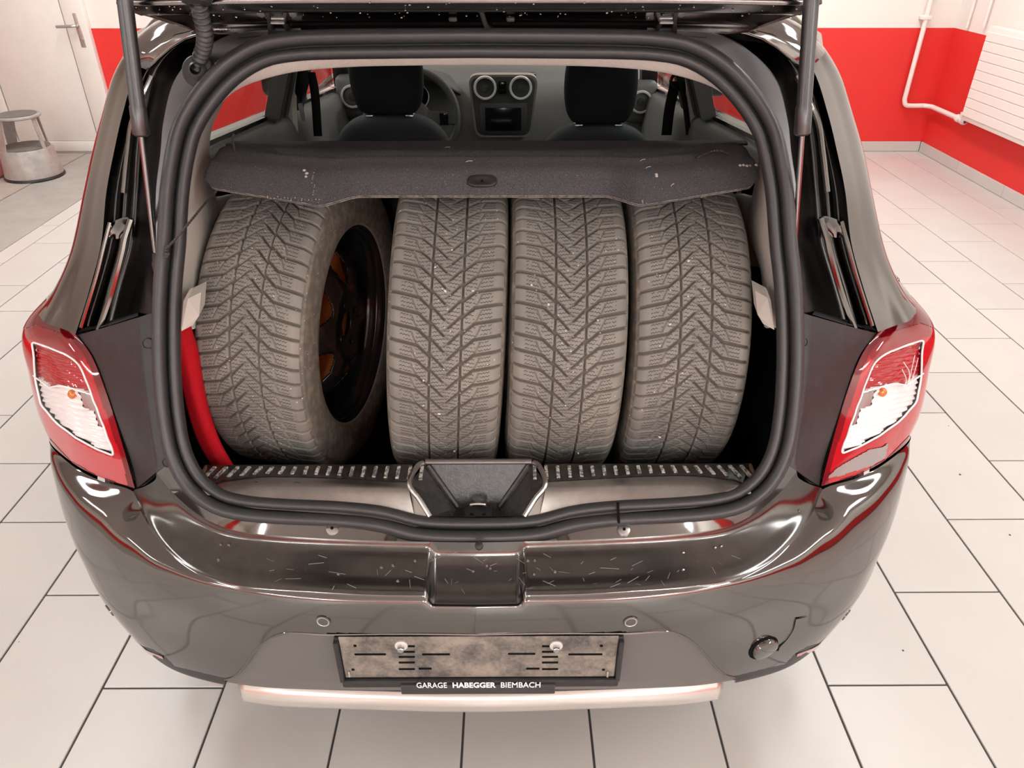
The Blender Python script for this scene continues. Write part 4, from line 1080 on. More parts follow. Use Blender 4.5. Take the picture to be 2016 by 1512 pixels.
# scratches on top of the bumper
def top_point(px, py):
    q = proj(topg_full); i, j = np.unravel_index(np.argmin(((q - A([px, py])) ** 2).sum(-1)), q.shape[:2]); return topg_full[i, j]
scr = MB()
for k in range(60):
    px, py = rng.uniform(500, 1450), rng.uniform(1085, 1160)
    a = rng.uniform(0, math.pi); ln = rng.uniform(6, 34)
    pts = [top_point(px + ln * t * math.cos(a), py + ln * t * math.sin(a) * 0.5) + A([0, -0.0003, 0.0006]) for t in (0, 1)]
    if np.linalg.norm(pts[0] - pts[1]) < 0.003: continue
    scr.tube(np.array(pts), rng.uniform(0.00012, 0.00035), 4)
scr.build('scratches', mat('pale_scratch', (0.45, 0.44, 0.42), 0.6), bump, kind='stuff')

# ---- number plate holder
YP = 0.856
def plate_pt(px, py, d=0.0):
    # plane tilted slightly: top at (YP, .51) bottom at (YP-.004,.40)
    q = PY(px, py, YP - d); return q
PT, PB = PY(943, 1248, YP)[2], PY(943, 1337, YP)[2]
PLX, PRX = PY(672, 1300, YP)[0], PY(1216, 1300, YP)[0]
ph = MB().rbox(PLX - 0.006, PRX + 0.006, YP - 0.004, YP + 0.020, PB - 0.020, PT - 0.006, 0.004).build('plate_holder', M_plastic, bump)
MB().rbox(PLX + 0.004, PRX - 0.004, YP - 0.0062, YP - 0.004, PB + 0.014, PT, 0.001, 1).build('backing_plate', M_plate, ph)
MB().rbox(PLX - 0.002, PRX + 0.002, YP - 0.013, YP - 0.004, PB + 0.004, PB + 0.013, 0.003).rbox(PLX - 0.006, PLX + 0.003, YP - 0.012, YP, PB + 0.006, PT - 0.010, 0.002).rbox(PRX - 0.003, PRX + 0.006, YP - 0.012, YP, PB + 0.006, PT - 0.010, 0.002).build('holder_rim', M_plastic, ph)
slots = [(698, 760, 1288), (831, 886, 1288), (1000, 1054, 1287), (1119, 1186, 1288), (824, 850, 1316), (1036, 1062, 1316), ]
for cxp in (801, 1083):
    for yy in (1272, 1283, 1293, 1304, 1317): slots.append((cxp - 16, cxp + 16, yy))
for a_, b_, yy in slots:
    p0, p1 = PY(a_, yy, YP - 0.006), PY(b_, yy, YP - 0.006)
    MB().rbox(p0[0], p1[0], YP - 0.0072, YP - 0.0055, p0[2] - 0.0026, p0[2] + 0.0026, 0.0008, 1).build('slot', M_dark, ph)
for px, py in ((699, 1271), (1184, 1271), (695, 1318), (1188, 1318)):
    MB().disc(PY(px, py, YP - 0.006), (0, -1, 0), 0.003, 0.001, 10).build('hole', M_dark, ph)
for px, py in ((790, 1271), (1095, 1271)):
    p = PY(px, py, YP - 0.007)
    o = MB().disc(p, (0, -1, 0), 0.0115, 0.0025, 24).build('washer', mat('pale_washer', (0.72, 0.70, 0.66), 0.4, 0.3), ph)
    MB().lathe([(0.0001, 0.010), (0.0052, 0.0098), (0.0062, 0.0088), (0.0062, 0.0)], p + A([0, -0.002, 0]), (0, -1, 0), 6).build('bolt_head', M_steel, o)
for px in (688, 1196):
    p = PY(px, 1325, YP - 0.008); MB().rbox(p[0] - 0.002, p[0] + 0.002, YP - 0.012, YP - 0.004, p[2] - 0.008, p[2] + 0.006, 0.001, 1).build('clip_pin', M_alu, ph)
# dealer name strip under the plate
s0, s1 = PY(789, 1350, YP - 0.012), PY(1093, 1350, YP - 0.012)
stp = MB().rbox(s0[0], s1[0], YP - 0.016, YP - 0.002, PB - 0.022, PB + 0.004, 0.002).build('name_strip', mat('dark_grey_strip', (0.035, 0.035, 0.037), 0.45), ph)
def text_mesh(txt, size, x0, x1, z0, y, material, parent, name, bold=0.0):
    c = bpy.data.curves.new(name, 'FONT'); c.body = txt; c.size = 1.0; c.extrude = 0.0005; c.offset = bold; c.resolution_u = 3
    t = bpy.data.objects.new(name, c); COL.objects.link(t)
    bpy.context.view_layer.update()
    me = bpy.data.meshes.new_from_object(t.evaluated_get(bpy.context.evaluated_depsgraph_get()))
    COL.objects.unlink(t); bpy.data.objects.remove(t)
    n = len(me.vertices); co = np.zeros(n * 3); me.vertices.foreach_get('co', co); co = co.reshape(-1, 3)
    mn, mx = co.min(0), co.max(0)
    sc = (x1 - x0) / (mx[0] - mn[0])
    v = np.stack([x0 + (co[:, 0] - mn[0]) * sc, y - co[:, 2] * 0.5, z0 + (co[:, 1] - mn[1]) * size / (mx[1] - mn[1])], 1)
    me.vertices.foreach_set('co', (v - ORIG[parent]).reshape(-1)); me.update()
    me.materials.clear(); me.materials.append(material)
    o = bpy.data.objects.new(name, me); COL.objects.link(o); o.parent = parent; ORIG[o] = ORIG[parent]
    return o
zt = PY(943, 1354.5, YP - 0.017)[2]; th_ = PY(943, 1344, YP - 0.017)[2] - zt
for txt, a_, b_, bold in (('GARAGE', 820, 880, 0.008), ('HABEGGER', 891, 976, 0.03), ('BIEMBACH', 986, 1064, 0.008)):
    text_mesh(txt, th_, PY(a_, 1350, YP - 0.017)[0], PY(b_, 1350, YP - 0.017)[0], zt, YP - 0.0165, M_white_ink, ph, 'lettering', bold)

# ---- tail lamps
rowsL = [[PY(266, 961, 1.06), PY(194, 938, 1.09), PY(139, 907, 1.13), PY(97, 862, 1.20), A([-0.880, 1.30, 0.712]), A([-0.882, 1.36, 0.71])],
         [PY(243, 880, 1.088), PY(180, 868, 1.105), PY(125, 845, 1.14), PY(75, 815, 1.22), A([-0.891, 1.30, 0.785]), A([-0.893, 1.37, 0.78])],
         [PY(212, 780, 1.125), PY(160, 780, 1.135), PY(110, 768, 1.160), PY(58, 744, 1.235), A([-0.893, 1.31, 0.87]), A([-0.895, 1.38, 0.865])],
         [PY(182, 704, 1.165), PY(140, 690, 1.175), PY(95, 680, 1.205), PY(44, 656, 1.265), A([-0.882, 1.34, 0.945]), A([-0.886, 1.40, 0.94])],
         [PY(149, 657, 1.200), PY(128, 645, 1.225), PY(108, 622, 1.265), PY(92, 591, 1.305), A([-0.855, 1.36, 0.985]), A([-0.862, 1.42, 0.985])]]
LG = loft(rowsL, 150, 150)
LN = grid_normals(LG)
if LN[70, 40, 1] > 0: LN = -LN
LC = (LG[:-1, :-1] + LG[1:, 1:]) / 2
LP = proj(LC)
Lfront = ((CAM - LC) * LN[:-1, :-1]).sum(-1) > 0
Lvfront = ((CAM - LG) * LN).sum(-1) > 0.0
LPv = np.where(Lvfront[..., None], proj(LG), 1e6)
win = [(66, 690), (62, 672), (95, 684), (128, 697), (146, 708), (158, 722), (166, 738), (226, 898), (190, 884), (150, 862), (110, 832), (80, 795), (70, 750)]
redc = [(68, 690), (64, 676), (95, 688), (128, 701), (144, 711), (155, 724), (163, 740), (176, 772), (150, 765), (115, 757), (97, 761), (80, 748), (67, 738)]
inwin = in_poly(LP, win) & Lfront; inred = in_poly(LP, redc)
dwin = seg_dist(LP, win); 
sep = [(66, 740), (80, 750), (97, 763), (115, 759), (150, 767), (178, 776)]
dsep = seg_dist(LP, sep, closed=False)
frame = np.zeros_like(inwin)
inner_clear = inwin & ~inred & ~frame
inner_red = inwin & inred & ~frame
# rib displacement along vertical direction of the lamp
vgrid = np.linspace(0, 1, 150)[:, None]; ugrid = np.linspace(0, 1, 150)[None]
rip = np.abs(((vgrid * 30 + ugrid * 1.5) % 1) - 0.5) * 2
clear_grid = LG - LN * (0.003 + 0.005 * rip[..., None])
rip2 = np.abs(((vgrid * 44 + ugrid * 3.0) % 1) - 0.5) * 2
red_grid = LG - LN * (0.003 + 0.003 * rip2[..., None])
darkside = in_poly(LP, [(150, 772), (180, 778), (205, 846), (190, 840), (180, 810), (160, 805)])
outerband = seg_dist(LP, [(149, 657), (174, 688), (191, 723), (225, 820), (257, 914), (266, 961)], closed=False)
topband = in_poly(LP, [(92, 585), (40, 640), (40, 668), (62, 668), (128, 694), (158, 716), (174, 690), (149, 657), (115, 636)])
pink = in_poly(LP, [(85, 800), (110, 836), (150, 868), (190, 890), (228, 903), (245, 905), (262, 965), (194, 945), (139, 912), (90, 860)])
deep = (outerband < 13) | in_poly(LP, [(266, 961), (194, 938), (139, 907), (97, 862), (97, 870), (139, 916), (194, 948), (270, 970)]) | in_poly(LP, [(95, 575), (92, 600), (112, 634), (149, 657), (150, 672), (118, 655), (70, 640), (40, 650), (40, 600)])
for sgn, nm in ((1, 'left'), (-1, 'right')):
    def side(g):
        g = g.copy(); g[..., 0] *= sgn; return g
    v, f = grid_subset(side(LG), ~inwin & ~deep & ~pink & ~topband)
    lamp = mesh_obj('tail_lamp', v, f, M_lampred2, car, sharp=None)
    v, f = grid_subset(side(LG), ~inwin & topband & ~deep & ~pink); mesh_obj('upper_lens', v, f, M_lamptop, lamp, sharp=None)
    v, f = grid_subset(side(LG + LN * 0.0008), ~inwin & deep); mesh_obj('lamp_border', v, f, M_lampdeep, lamp, sharp=None)
    v, f = grid_subset(side(LG), ~inwin & pink & ~deep); mesh_obj('lower_lens', v, f, M_lamppink if sgn > 0 else M_lampred2, lamp, sharp=None)
    fr_ = MB()
    for ln, rr2, cl in ((win, 0.0019, True), (sep, 0.0016, False)):
        pl_ = lin(A(list(ln) + ([ln[0]] if cl else []), ), 160)
        idx = [np.unravel_index(np.argmin(((LPv - q) ** 2).sum(-1)), LPv.shape[:2]) for q in pl_]
        p3 = A([LG[i_, j_] + LN[i_, j_] * 0.0004 for i_, j_ in idx])
        for _ in range(5):
            p3[1:-1] = (p3[:-2] + p3[1:-1] * 2 + p3[2:]) / 4
        fr_.tube(p3 * A([sgn, 1, 1]), rr2, 6)
    fr_.build('lens_frame', M_lampwhite, lamp, sharp=None)
    v, f = grid_subset(side(clear_grid), inner_clear & ~darkside); mesh_obj('clear_reflector', v, f, M_lampwhite, lamp, smooth=False)
    v, f = grid_subset(side(LG - LN * 0.006), inner_clear & darkside); mesh_obj('dark_reflector', v, f, M_lampdark, lamp, sharp=None)
    v, f = grid_subset(side(red_grid), inner_red); mesh_obj('red_reflector', v, f, M_lampred2, lamp, smooth=False)
    v, f = grid_subset(side(LG), inwin & ~frame); mesh_obj('clear_cover', v, f, M_clear, lamp, sharp=None)
    i, j = np.unravel_index(np.argmin(((LPv - A([137, 778])) ** 2).sum(-1)), LG.shape[:2])
    p = LG[i, j] - LN[i, j] * 0.004; n = LN[i, j].copy(); p = p * A([sgn, 1, 1]); n = n * A([sgn, 1, 1])
    MB().lathe([(0.0001, 0.005), (0.005, 0.0042), (0.0075, 0.0025), (0.0088, 0.0), (0.0088, -0.006)], p, n, 18).build('amber_bulb', M_amber, lamp)
    # backing so that the lamp is closed
    v, f = grid_subset(side(LG - LN * 0.022), np.ones((149, 149), bool)); mesh_obj('lamp_housing', v, f, M_plastic, lamp, sharp=None)
    if sgn < 0:      # broken lower corner and scratches of the right lamp
        def rp_(px, py, d=0.0012):
            i, j = np.unravel_index(np.argmin(((proj(side(LG)) - A([px, py])) ** 2).sum(-1) + 1e6 * (((CAM - side(LG)) * side(LN)).sum(-1) < 0)), LG.shape[:2]); return side(LG)[i, j] + side(LN)[i, j] * d
        brk = [(1632, 935), (1648, 920), (1690, 896), (1712, 884), (1735, 880), (1748, 872), (1742, 900), (1716, 916), (1660, 934), (1630, 942)]
        pr = proj((side(LG)[:-1, :-1] + side(LG)[1:, 1:]) / 2)
        v, f = grid_subset(side(LG + LN * 0.0016), in_poly(pr, brk) & (((CAM - side(LC)) * side(LN[:-1, :-1])).sum(-1) > 0)); mesh_obj('broken_corner', v, f, M_lampdark, lamp, sharp=None)
        sc = MB()
        for a_, b_, c_ in (((1778, 712), (1790, 735), (1783, 768)), ((1800, 700), (1794, 725), (1788, 755)), ((1806, 705), (1800, 730), (1786, 770)), ((1775, 728), (1782, 745), (1779, 765))):
            sc.tube(cr([rp_(*a_), rp_(*b_), rp_(*c_)], 12), 0.0006, 5)
        sc.build('scratches', M_white_ink, lamp)

# ---- corner trims between lamps and seal
def corner_trim(m):
    inner_lamp = [PY(150, 659, 1.205), PY(176, 690, 1.175), PY(193, 724, 1.155), PY(227, 820, 1.11), PY(259, 914, 1.08), PY(268, 960, 1.065)]
    inner_lamp = [p + A([0.0015, 0.004, 0]) for p in inner_lamp]
    fold = [PS(272, 625, 0.018), PS(276, 668, 0.012), PS(281, 724, 0.008), PS(293, 820, 0.002), PS(306, 905, -0.002), PS(307, 930, -0.004)]
    edge_ = [PS(312, 612, 0.010), PS(311, 668, 0.008), PS(313, 724, 0.006), PS(320, 810, 0.003), PS(336, 880, 0.001), PS(345, 905, -0.001)]
    m.grid(loft([[p + A([0.002, 0.03, 0]) for p in inner_lamp], inner_lamp, [a * 0.94 + b * 0.06 + A([0, -0.006, 0]) for a, b in zip(inner_lamp, fold)], [a * 0.5 + b * 0.5 + A([0, -0.005, 0]) for a, b in zip(inner_lamp, fold)], [a * 0.06 + b * 0.94 for a, b in zip(inner_lamp, fold)]], 40, 16))
    m.grid(loft([[a * 0.06 + b * 0.94 for a, b in zip(inner_lamp, fold)], fold, edge_], 40, 8, False))
    m.grid(loft([[PY(152, 655, 1.215), PS(215, 640, 0.06), PS(272, 622, 0.02)], [PY(152, 650, 1.24), PS(215, 632, 0.11), PS(272, 615, 0.08)]], 12, 4))
both('corner_filler', lambda m: m.prism([PS(306, 929, -0.002), PS(345, 904, 0.001), so[-1] + A([0, 0.004, 0]), R0[-1] + A([0, 0.002, 0]), PZ(285, 955, 0.752), PY(268, 961, 1.068)], A([0, 0.03, -0.01])), M_plastic, smooth=False)
ct = both('corner_trim', corner_trim, M_plastic, sharp=40)
def lower_tri(m):
    m.grid(loft([[PY(268, 960, 1.062), PS(307, 930, -0.006), PS(345, 905, -0.003)], [PZ(280, 985, 0.700), PZ(312, 955, 0.722), PS(352, 925, -0.002)], [PZ(295, 1005, 0.695), PZ(330, 968, 0.712), PS(366, 945, -0.002)]], 12, 10))
for sgn, par in ((1, ct[0]), (-1, ct[1])):
    for px, py, d in ((291, 676, 0.010), (330, 910, 0.0)):
        p = PS(px, py, d - 0.003) * A([sgn, 1, 1])
        MB().lathe([(0.0001, 0.0006), (0.0075, 0.0006), (0.0082, 0.002), (0.0092, 0.0018), (0.0095, -0.003)], p, (0, -0.92, 0.39), 20).build('clip_plug', M_plastic, par)

# ---- gas struts
for sgn in (1, -1):
    b0 = PS(309, 522, 0.035); t0 = PY(245, -6, 1.20); dirv = (t0 - b0) / np.linalg.norm(t0 - b0)
    top = b0 + dirv * 0.60; jn = PY(276, 262, 1.19)
    L1 = np.linalg.norm(jn - b0)
    s_ = A([sgn, 1, 1])
    rod_end = b0 + dirv * L1
    strut = MB().lathe([(0.0001, 0), (0.0095, 0.0), (0.0125, 0.003), (0.0125, 0.043), (0.0112, 0.045), (0.0112, 0.43), (0.0001, 0.43)], (b0 + dirv * (L1 - 0.005)) * s_, dirv * s_, 20).build('gas_strut', M_strut, car)
    MB().tube(np.array([b0 * s_, (rod_end + dirv * 0.01) * s_]), 0.0042, 12).build('strut_rod', M_rod, strut)
    MB().lathe([(0.0001, 0.0), (0.0075, 0.002), (0.0085, 0.012), (0.0065, 0.02), (0.0055, 0.035)], (b0 - dirv * 0.012) * s_, dirv * s_, 14).build('strut_socket', M_plastic, strut)
    MB().tube(np.array([(b0) * s_, (b0 + A([-0.004, 0.05, 0])) * s_]), 0.006, 10).build('ball_stud', M_steel, strut)

# ---- raised tailgate
HY, HZ = 1.335, 1.468                       # hinge line
ga = R(31)
def gate(u, x, d=0.0):
    """u metres from the hinge along the gate, d metres out of the inner face (downwards)"""
    return A([x, HY - u * math.cos(ga) - d * math.sin(ga), HZ + u * math.sin(ga) - d * math.cos(ga)])
def gate_row(u, w, d, dedge, n=41):
    xs = np.linspace(-1, 1, n); out = []
    for t in xs:
        e = max(0.0, (abs(t) - 0.86) / 0.14)
        uu = u - 0.012 * (abs(t) ** 4)
        out.append(gate(uu, t * w, d + (dedge - d) * e * e))
    return out
tg = [gate_row(-0.005, 0.44, 0.010, 0.0), gate_row(0.006, 0.462, 0.018, 0.006), gate_row(0.016, 0.472, 0.010, 0.006), gate_row(0.028, 0.48, 0.004, 0.008), gate_row(0.07, 0.505, 0.004, 0.014), gate_row(0.082, 0.51, 0.020, 0.018), gate_row(0.12, 0.525, 0.024, 0.020)]
gate_o = MB().grid(loft(tg, 90, 60)).build('tailgate', M_paint_reflect, car, sharp=None)
solidify(gate_o, 0.012, 1)
# frame round the rear window, the glass and the lower door skin (above the picture)
def gate_frame(m):
    for x0, x1, u0, u1 in ((-0.60, -0.48, 0.12, 0.50), (0.48, 0.60, 0.12, 0.50)):
        m.prism([gate(u0, x0), gate(u0, x1), gate(u1, x1 * 1.0), gate(u1, x0 * 1.03)], gate(0, 0, 0.0) - gate(0, 0, 0.03))
    m.prism([gate(0.50, -0.64), gate(0.50, 0.64), gate(0.88, 0.58), gate(0.90, 0.0), gate(0.88, -0.58)], gate(0, 0, 0.0) - gate(0, 0, 0.05))
gf = MB(); gate_frame(gf); gf.build('tailgate_frame', M_paint, gate_o, smooth=False)
MB().add([gate(0.11, -0.50, -0.02), gate(0.11, 0.50, -0.02), gate(0.52, 0.52, -0.03), gate(0.52, -0.52, -0.03)], [(0, 1, 2, 3)]).build('rear_window', M_glass, gate_o, smooth=False)
# spiral hose along the gutter, hinges, bellows, washer tube, drops
p0, p1 = PY(420, 58, 1.325), PY(505, 56, 1.325)
hs = np.linspace(0, 1, 120); rr_ = 0.0032 + 0.0008 * np.sin(hs * 2 * math.pi * 26)
MB().tube(p0 + (p1 - p0) * hs[:, None], rr_, 8).build('gutter_hose', M_chrome, gate_o)
for sgn in (1, -1):
    for a_, b_, c_, d_ in (((514, 18), (524, 20), (530, 45), (532, 76)), ((580, 18), (562, 20), (557, 46), (572, 68))):
        pts = [PY(*a_, 1.285), PY(*b_, 1.285), PY(*c_, 1.30), PY(*d_, 1.315)]
        o = MB()
        for q0, q1 in zip(pts[:-1], pts[1:]):
            dd = q1 - q0; t_ = np.cross(dd, A([0, 1.0, 0])); t_ = t_ / np.linalg.norm(t_) * 0.0028
            o.prism([q0 - t_, q0 + t_, q1 + t_, q1 - t_], A([0, 0.012, 0]))
        o.v = [(x * sgn, y, z) for x, y, z in o.v]
        hg = o.build('hinge_arm', M_hinge, gate_o, smooth=False)
    for px in (514, 577):
        q = PY(px, 23, 1.283) * A([sgn, 1, 1])
        MB().lathe([(0.0001, 0.006), (0.0065, 0.0055), (0.007, 0.0)], q, (0, -0.8, -0.6), 6).build('hinge_bolt', M_steel, gate_o)
    MB().tube(np.array([PY(534, 35, 1.297), PY(560, 35, 1.297)]) * A([sgn, 1, 1]), 0.003, 8).tube(np.array([PY(534, 44, 1.30), PY(560, 44, 1.30)]) * A([sgn, 1, 1]), 0.003, 8).build('hinge_pin', M_steel, gate_o)
bp = cr([PY(386, -22, 1.20), PY(389, 0, 1.205), PY(396, 30, 1.22), PY(403, 62, 1.24), PY(402, 90, 1.265), PY(394, 115, 1.285), PY(389, 138, 1.30)], 170)
tt_ = np.linspace(0, 1, 170)
bel = MB().tube(bp, 0.0105 + 0.0030 * np.sin(tt_ * 2 * math.pi * 15) - 0.001 * tt_, 16).build('cable_bellows', M_rubber, car, sharp=None)
gr_ = PS(390, 140, -0.004)
MB().lathe([(0.009, 0.012), (0.013, 0.008), (0.016, 0.004), (0.023, 0.004), (0.0255, 0.001), (0.026, -0.006)], gr_, (0.05, -0.9, 0.42), 28).build('grommet', M_rubber, bel)
MB().lathe([(0.011, 0.012), (0.02, 0.008), (0.024, 0.0), (0.024, -0.004)], PY(386, -6, 1.205), (0, -0.3, -0.95), 24).build('grommet', M_rubber, bel)
MB().tube(cr([PY(945, 18, 1.275), PY(950, 30, 1.28), PY(957, 50, 1.295), PY(968, 62, 1.31), PY(975, 70, 1.33)], 16), 0.004, 10).disc(PY(945, 17, 1.278), (0, -0.6, -0.8), 0.007, 0.003, 14).build('washer_hose', M_rubber, gate_o)
for px in (892, 1005):
    q = PY(px, 38, 1.303); MB().rbox(q[0] - 0.007, q[0] + 0.007, q[1] - 0.004, q[1] + 0.004, q[2] - 0.004, q[2] + 0.004, 0.003).build('gate_clip', M_plastic, gate_o)
dr = MB()
for k in range(150):
    x = rng.uniform(-0.5, 0.5); u = rng.uniform(0.03, 0.068) if k % 3 else rng.uniform(0.085, 0.12)
    r = rng.uniform(0.0008, 0.0022)
    q = gate(u - 0.012 * abs(x / 0.57) ** 4, x, 0.004 if u < 0.07 else 0.024)
    dr.lathe([(0.0001, r * 0.8), (r * 0.7, r * 0.55), (r, 0.0)], q, (0, -math.sin(ga), -math.cos(ga)), 7)
M_water = mat('water_drop', (0.30, 0.30, 0.30), 0.03, 1.0)
dr.build('water_drops', M_water, gate_o, kind='stuff')
db = MB()
for px, py in ((748, 1116), (772, 1112), (818, 1107), (785, 1146), (1041, 1103), (1055, 1103), (1053, 1130), (1091, 1124), (437, 1072), (451, 1072), (428, 1101), (1405, 1078), (1416, 1076), (1347, 1122), (1346, 1090), (957, 1116), (968, 1120), (929, 1125), (665, 1131), (1573, 1005)):
    q = top_point(px, py); r = 0.0034
    db.lathe([(0.0001, r * 0.7), (r * 0.7, r * 0.5), (r, 0.0)], q, (0, -0.5, 0.87), 10)
db.build('water_drops', M_water, bump, kind='stuff')
# ---- cabin: front seats, dashboard, steering wheel, belts
def seat(xc, dz, lab):
    o = MB()
    # seat back: superellipse slab leaning back a little
    rows = []
    for t, w, y in ((0.45, 0.235, 2.98), (0.60, 0.245, 2.93), (0.78, 0.245, 2.88), (0.90, 0.215, 2.85), (0.965, 0.165, 2.835), (0.995, 0.10, 2.83), (1.005, 0.01, 2.83)):
        a = np.linspace(0, 2 * math.pi, 28, endpoint=False)
        th = 0.075 * min(1.0, w / 0.16 + 0.15)
        rows.append(np.stack([xc + w * np.sign(np.cos(a)) * np.abs(np.cos(a)) ** 0.7, y + 0.05 + th * np.sign(np.sin(a)) * np.abs(np.sin(a)) ** 0.7, np.full(28, t + dz)], 1))
    o.grid(crv(np.array(rows), 40), cu=True)
    s_ = o.build('front_seat', M_seat_grey, car, sharp=None)
    rows = []
    for t, w, th in ((0.0, 0.085, 0.02), (0.012, 0.105, 0.035), (0.05, 0.125, 0.045), (0.12, 0.134, 0.05), (0.19, 0.13, 0.05), (0.235, 0.115, 0.04), (0.25, 0.07, 0.02)):
        a = np.linspace(0, 2 * math.pi, 32, endpoint=False)
        rows.append(np.stack([xc + w * np.sign(np.cos(a)) * np.abs(np.cos(a)) ** 0.6, 2.87 + th * np.sign(np.sin(a)) * np.abs(np.sin(a)) ** 0.6, np.full(32, 1.005 + t + dz)], 1))
    g = crv(np.array(rows), 30)
    h = MB().grid(g, cu=True)
    n = len(h.v); h.f.append(tuple(range(32))[::-1]); h.f.append(tuple(range(n - 32, n)))
    h.build('headrest', M_seat, s_, sharp=50)
    for d in (-0.075, 0.075):
        MB().tube([(xc + d, 2.875, 0.93 + dz), (xc + d, 2.875, 1.03 + dz)], 0.006, 8).rbox(xc + d - 0.016, xc + d + 0.016, 2.85, 2.90, 0.992 + dz, 1.004 + dz, 0.004).build('headrest_post', M_steel if d > 0 else M_steel, s_)
    MB().rbox(xc - 0.25, xc + 0.25, 2.9, 3.45, 0.38, 0.55, 0.06, 3).build('seat_cushion', M_seat, s_)
seat(-0.385, 0.0, '')
seat(0.395, -0.035, '')
# dashboard
dash = MB()
rows = []
for (y, z) in ((3.42, 0.60), (3.43, 0.80), (3.46, 0.92), (3.52, 0.985), (3.60, 1.01), (3.80, 1.055)):
    rows.append([(-0.70, y + 0.03, z - 0.02), (-0.45, y, z), (-0.2, y, z), (0.0, y - 0.02, z), (0.2, y, z), (0.45, y, z), (0.70, y + 0.03, z - 0.02)])
dash.grid(loft(rows, 40, 24))
db_ = dash.build('dashboard', M_dash_grey, car, sharp=None)
def front(px, py, Y=3.40): return PY(px, py, Y)
# centre stack plate: rounded trapezoid
def rr_poly(pts, r=0.25, n=6):
    out = []
    m = len(pts)
    for i in range(m):
        p0, p1, p2 = A(pts[i - 1]), A(pts[i]), A(pts[(i + 1) % m])
        a = p1 + (p0 - p1) * r; b = p1 + (p2 - p1) * r
        for t in np.linspace(0, 1, n): out.append((1 - t) ** 2 * a + 2 * t * (1 - t) * p1 + t * t * b)
    return out
YC = 3.39
def scale_poly(p, s):
    c = np.mean(p, 0); return [c + (q - c) * s for q in p]
pl = rr_poly([PY(921, 147, YC), PY(1060, 147, YC), PY(1046, 270, YC), PY(936, 270, YC)], 0.16)
MB().prism(pl, A([0, 0.05, 0])).build('console_surround', mat('grey_silver_trim', (0.30, 0.28, 0.25), 0.35, 0.6), db_, sharp=40)
MB().prism([q + A([0, -0.006, 0]) for q in scale_poly(pl, 0.935)], A([0, 0.02, 0])).build('console_panel', M_dash, db_, sharp=40)
for px, py, yv in ((955, 173, YC - 0.008), (1025, 173, YC - 0.008), (693, 190, 3.44), (1262, 201, 3.44)):
    c = PY(px, py, yv); rv = 0.050
    if px in (693, 1262):
        MB().rbox(c[0] - 0.075, c[0] + 0.075, yv + 0.005, yv + 0.08, c[2] - 0.10, c[2] + 0.085, 0.03, 3).build('vent_surround', M_dash_grey, db_)
    MB().lathe([(rv * 0.78, 0.002), (rv * 0.82, 0.008), (rv * 0.95, 0.008), (rv, 0.0)], c, (0, -1, 0), 36).build('vent_ring', M_ring, db_)
    o = MB().lathe([(rv * 0.8, 0.003), (rv * 0.78, -0.012), (0.0001, -0.012)], c, (0, -1, 0), 30).build('air_vent', M_blackgloss, db_)
    MB().lathe([(0.0001, 0.002), (rv * 0.3, 0.001), (rv * 0.36, -0.012)], c, (0, -1, 0), 20).build('vent_knob', M_dash, o)
p0, p1 = PY(981, 160, YC - 0.01), PY(997, 185, YC - 0.01)
MB().rbox(p0[0], p1[0], YC - 0.014, YC, p1[2], p0[2], 0.004).build('hazard_switch', M_blackgloss, db_)
p0, p1 = PY(944, 203, YC - 0.01), PY(1037, 264, YC - 0.01)
rd = MB().rbox(p0[0], p1[0], YC - 0.014, YC, p1[2], p0[2], 0.006).build('radio_unit', M_dash, db_)
p0, p1 = PY(955, 212, YC - 0.014), PY(1026, 257, YC - 0.014)
MB().rbox(p0[0], p1[0], YC - 0.017, YC - 0.01, p1[2], p0[2], 0.002).build('display', M_screen, rd)
# defroster slot and instrument hood
p0, p1 = PY(935, 139, 3.62), PY(1055, 139, 3.62)
MB().rbox(p0[0], p1[0], 3.60, 3.66, 1.010, 1.022, 0.002).build('defroster_slot', M_blackgloss, db_)
hood = loft([[(-0.60, 3.40, 0.97), (-0.52, 3.36, 1.04), (-0.385, 3.35, 1.065), (-0.25, 3.36, 1.04), (-0.15, 3.42, 0.97)], [(-0.60, 3.62, 0.98), (-0.52, 3.62, 1.03), (-0.385, 3.64, 1.04), (-0.25, 3.62, 1.03), (-0.15, 3.62, 0.98)]], 24, 6)
solidify(MB().grid(hood).build('instrument_hood', M_dash, db_), 0.01, -1)
MB().lathe([(0.0001, 0.0), (0.045, 0.0), (0.05, 0.006), (0.055, 0.0)], (-0.34, 3.40, 0.965), (0, -1, 0.2), 28).build('speedometer', M_blackgloss, db_)
MB().lathe([(0.048, 0.0), (0.050, 0.004), (0.053, 0.0)], (-0.34, 3.395, 0.965), (0, -1, 0.2), 28).build('gauge_ring', M_ring, db_)
# steering wheel
wc = A([-0.345, 3.20, 0.915]); axn = A([0, -0.92, 0.39]); axn /= np.linalg.norm(axn)
e1 = A([1.0, 0, 0]); e2 = np.cross(axn, e1)
aa = np.linspace(0, 2 * math.pi, 64, endpoint=False)
ring = MB()
ringp = wc + 0.188 * (np.cos(aa)[:, None] * e1 + np.sin(aa)[:, None] * e2)
g = []
for k in range(64):
    rad_ = (ringp[k] - wc) / 0.188
    b_ = np.linspace(0, 2 * math.pi, 10, endpoint=False)
    g.append(ringp[k] + 0.016 * (np.cos(b_)[:, None] * rad_ + np.sin(b_)[:, None] * axn))
sw = MB().grid(np.array(g), cu=True, cv=True).build('steering_wheel', M_dash, car, sharp=None)
MB().lathe([(0.0001, 0.03), (0.05, 0.028), (0.075, 0.015), (0.08, -0.03)], wc, axn, 24).build('airbag_cover', M_dash, sw)
sp_ = MB()
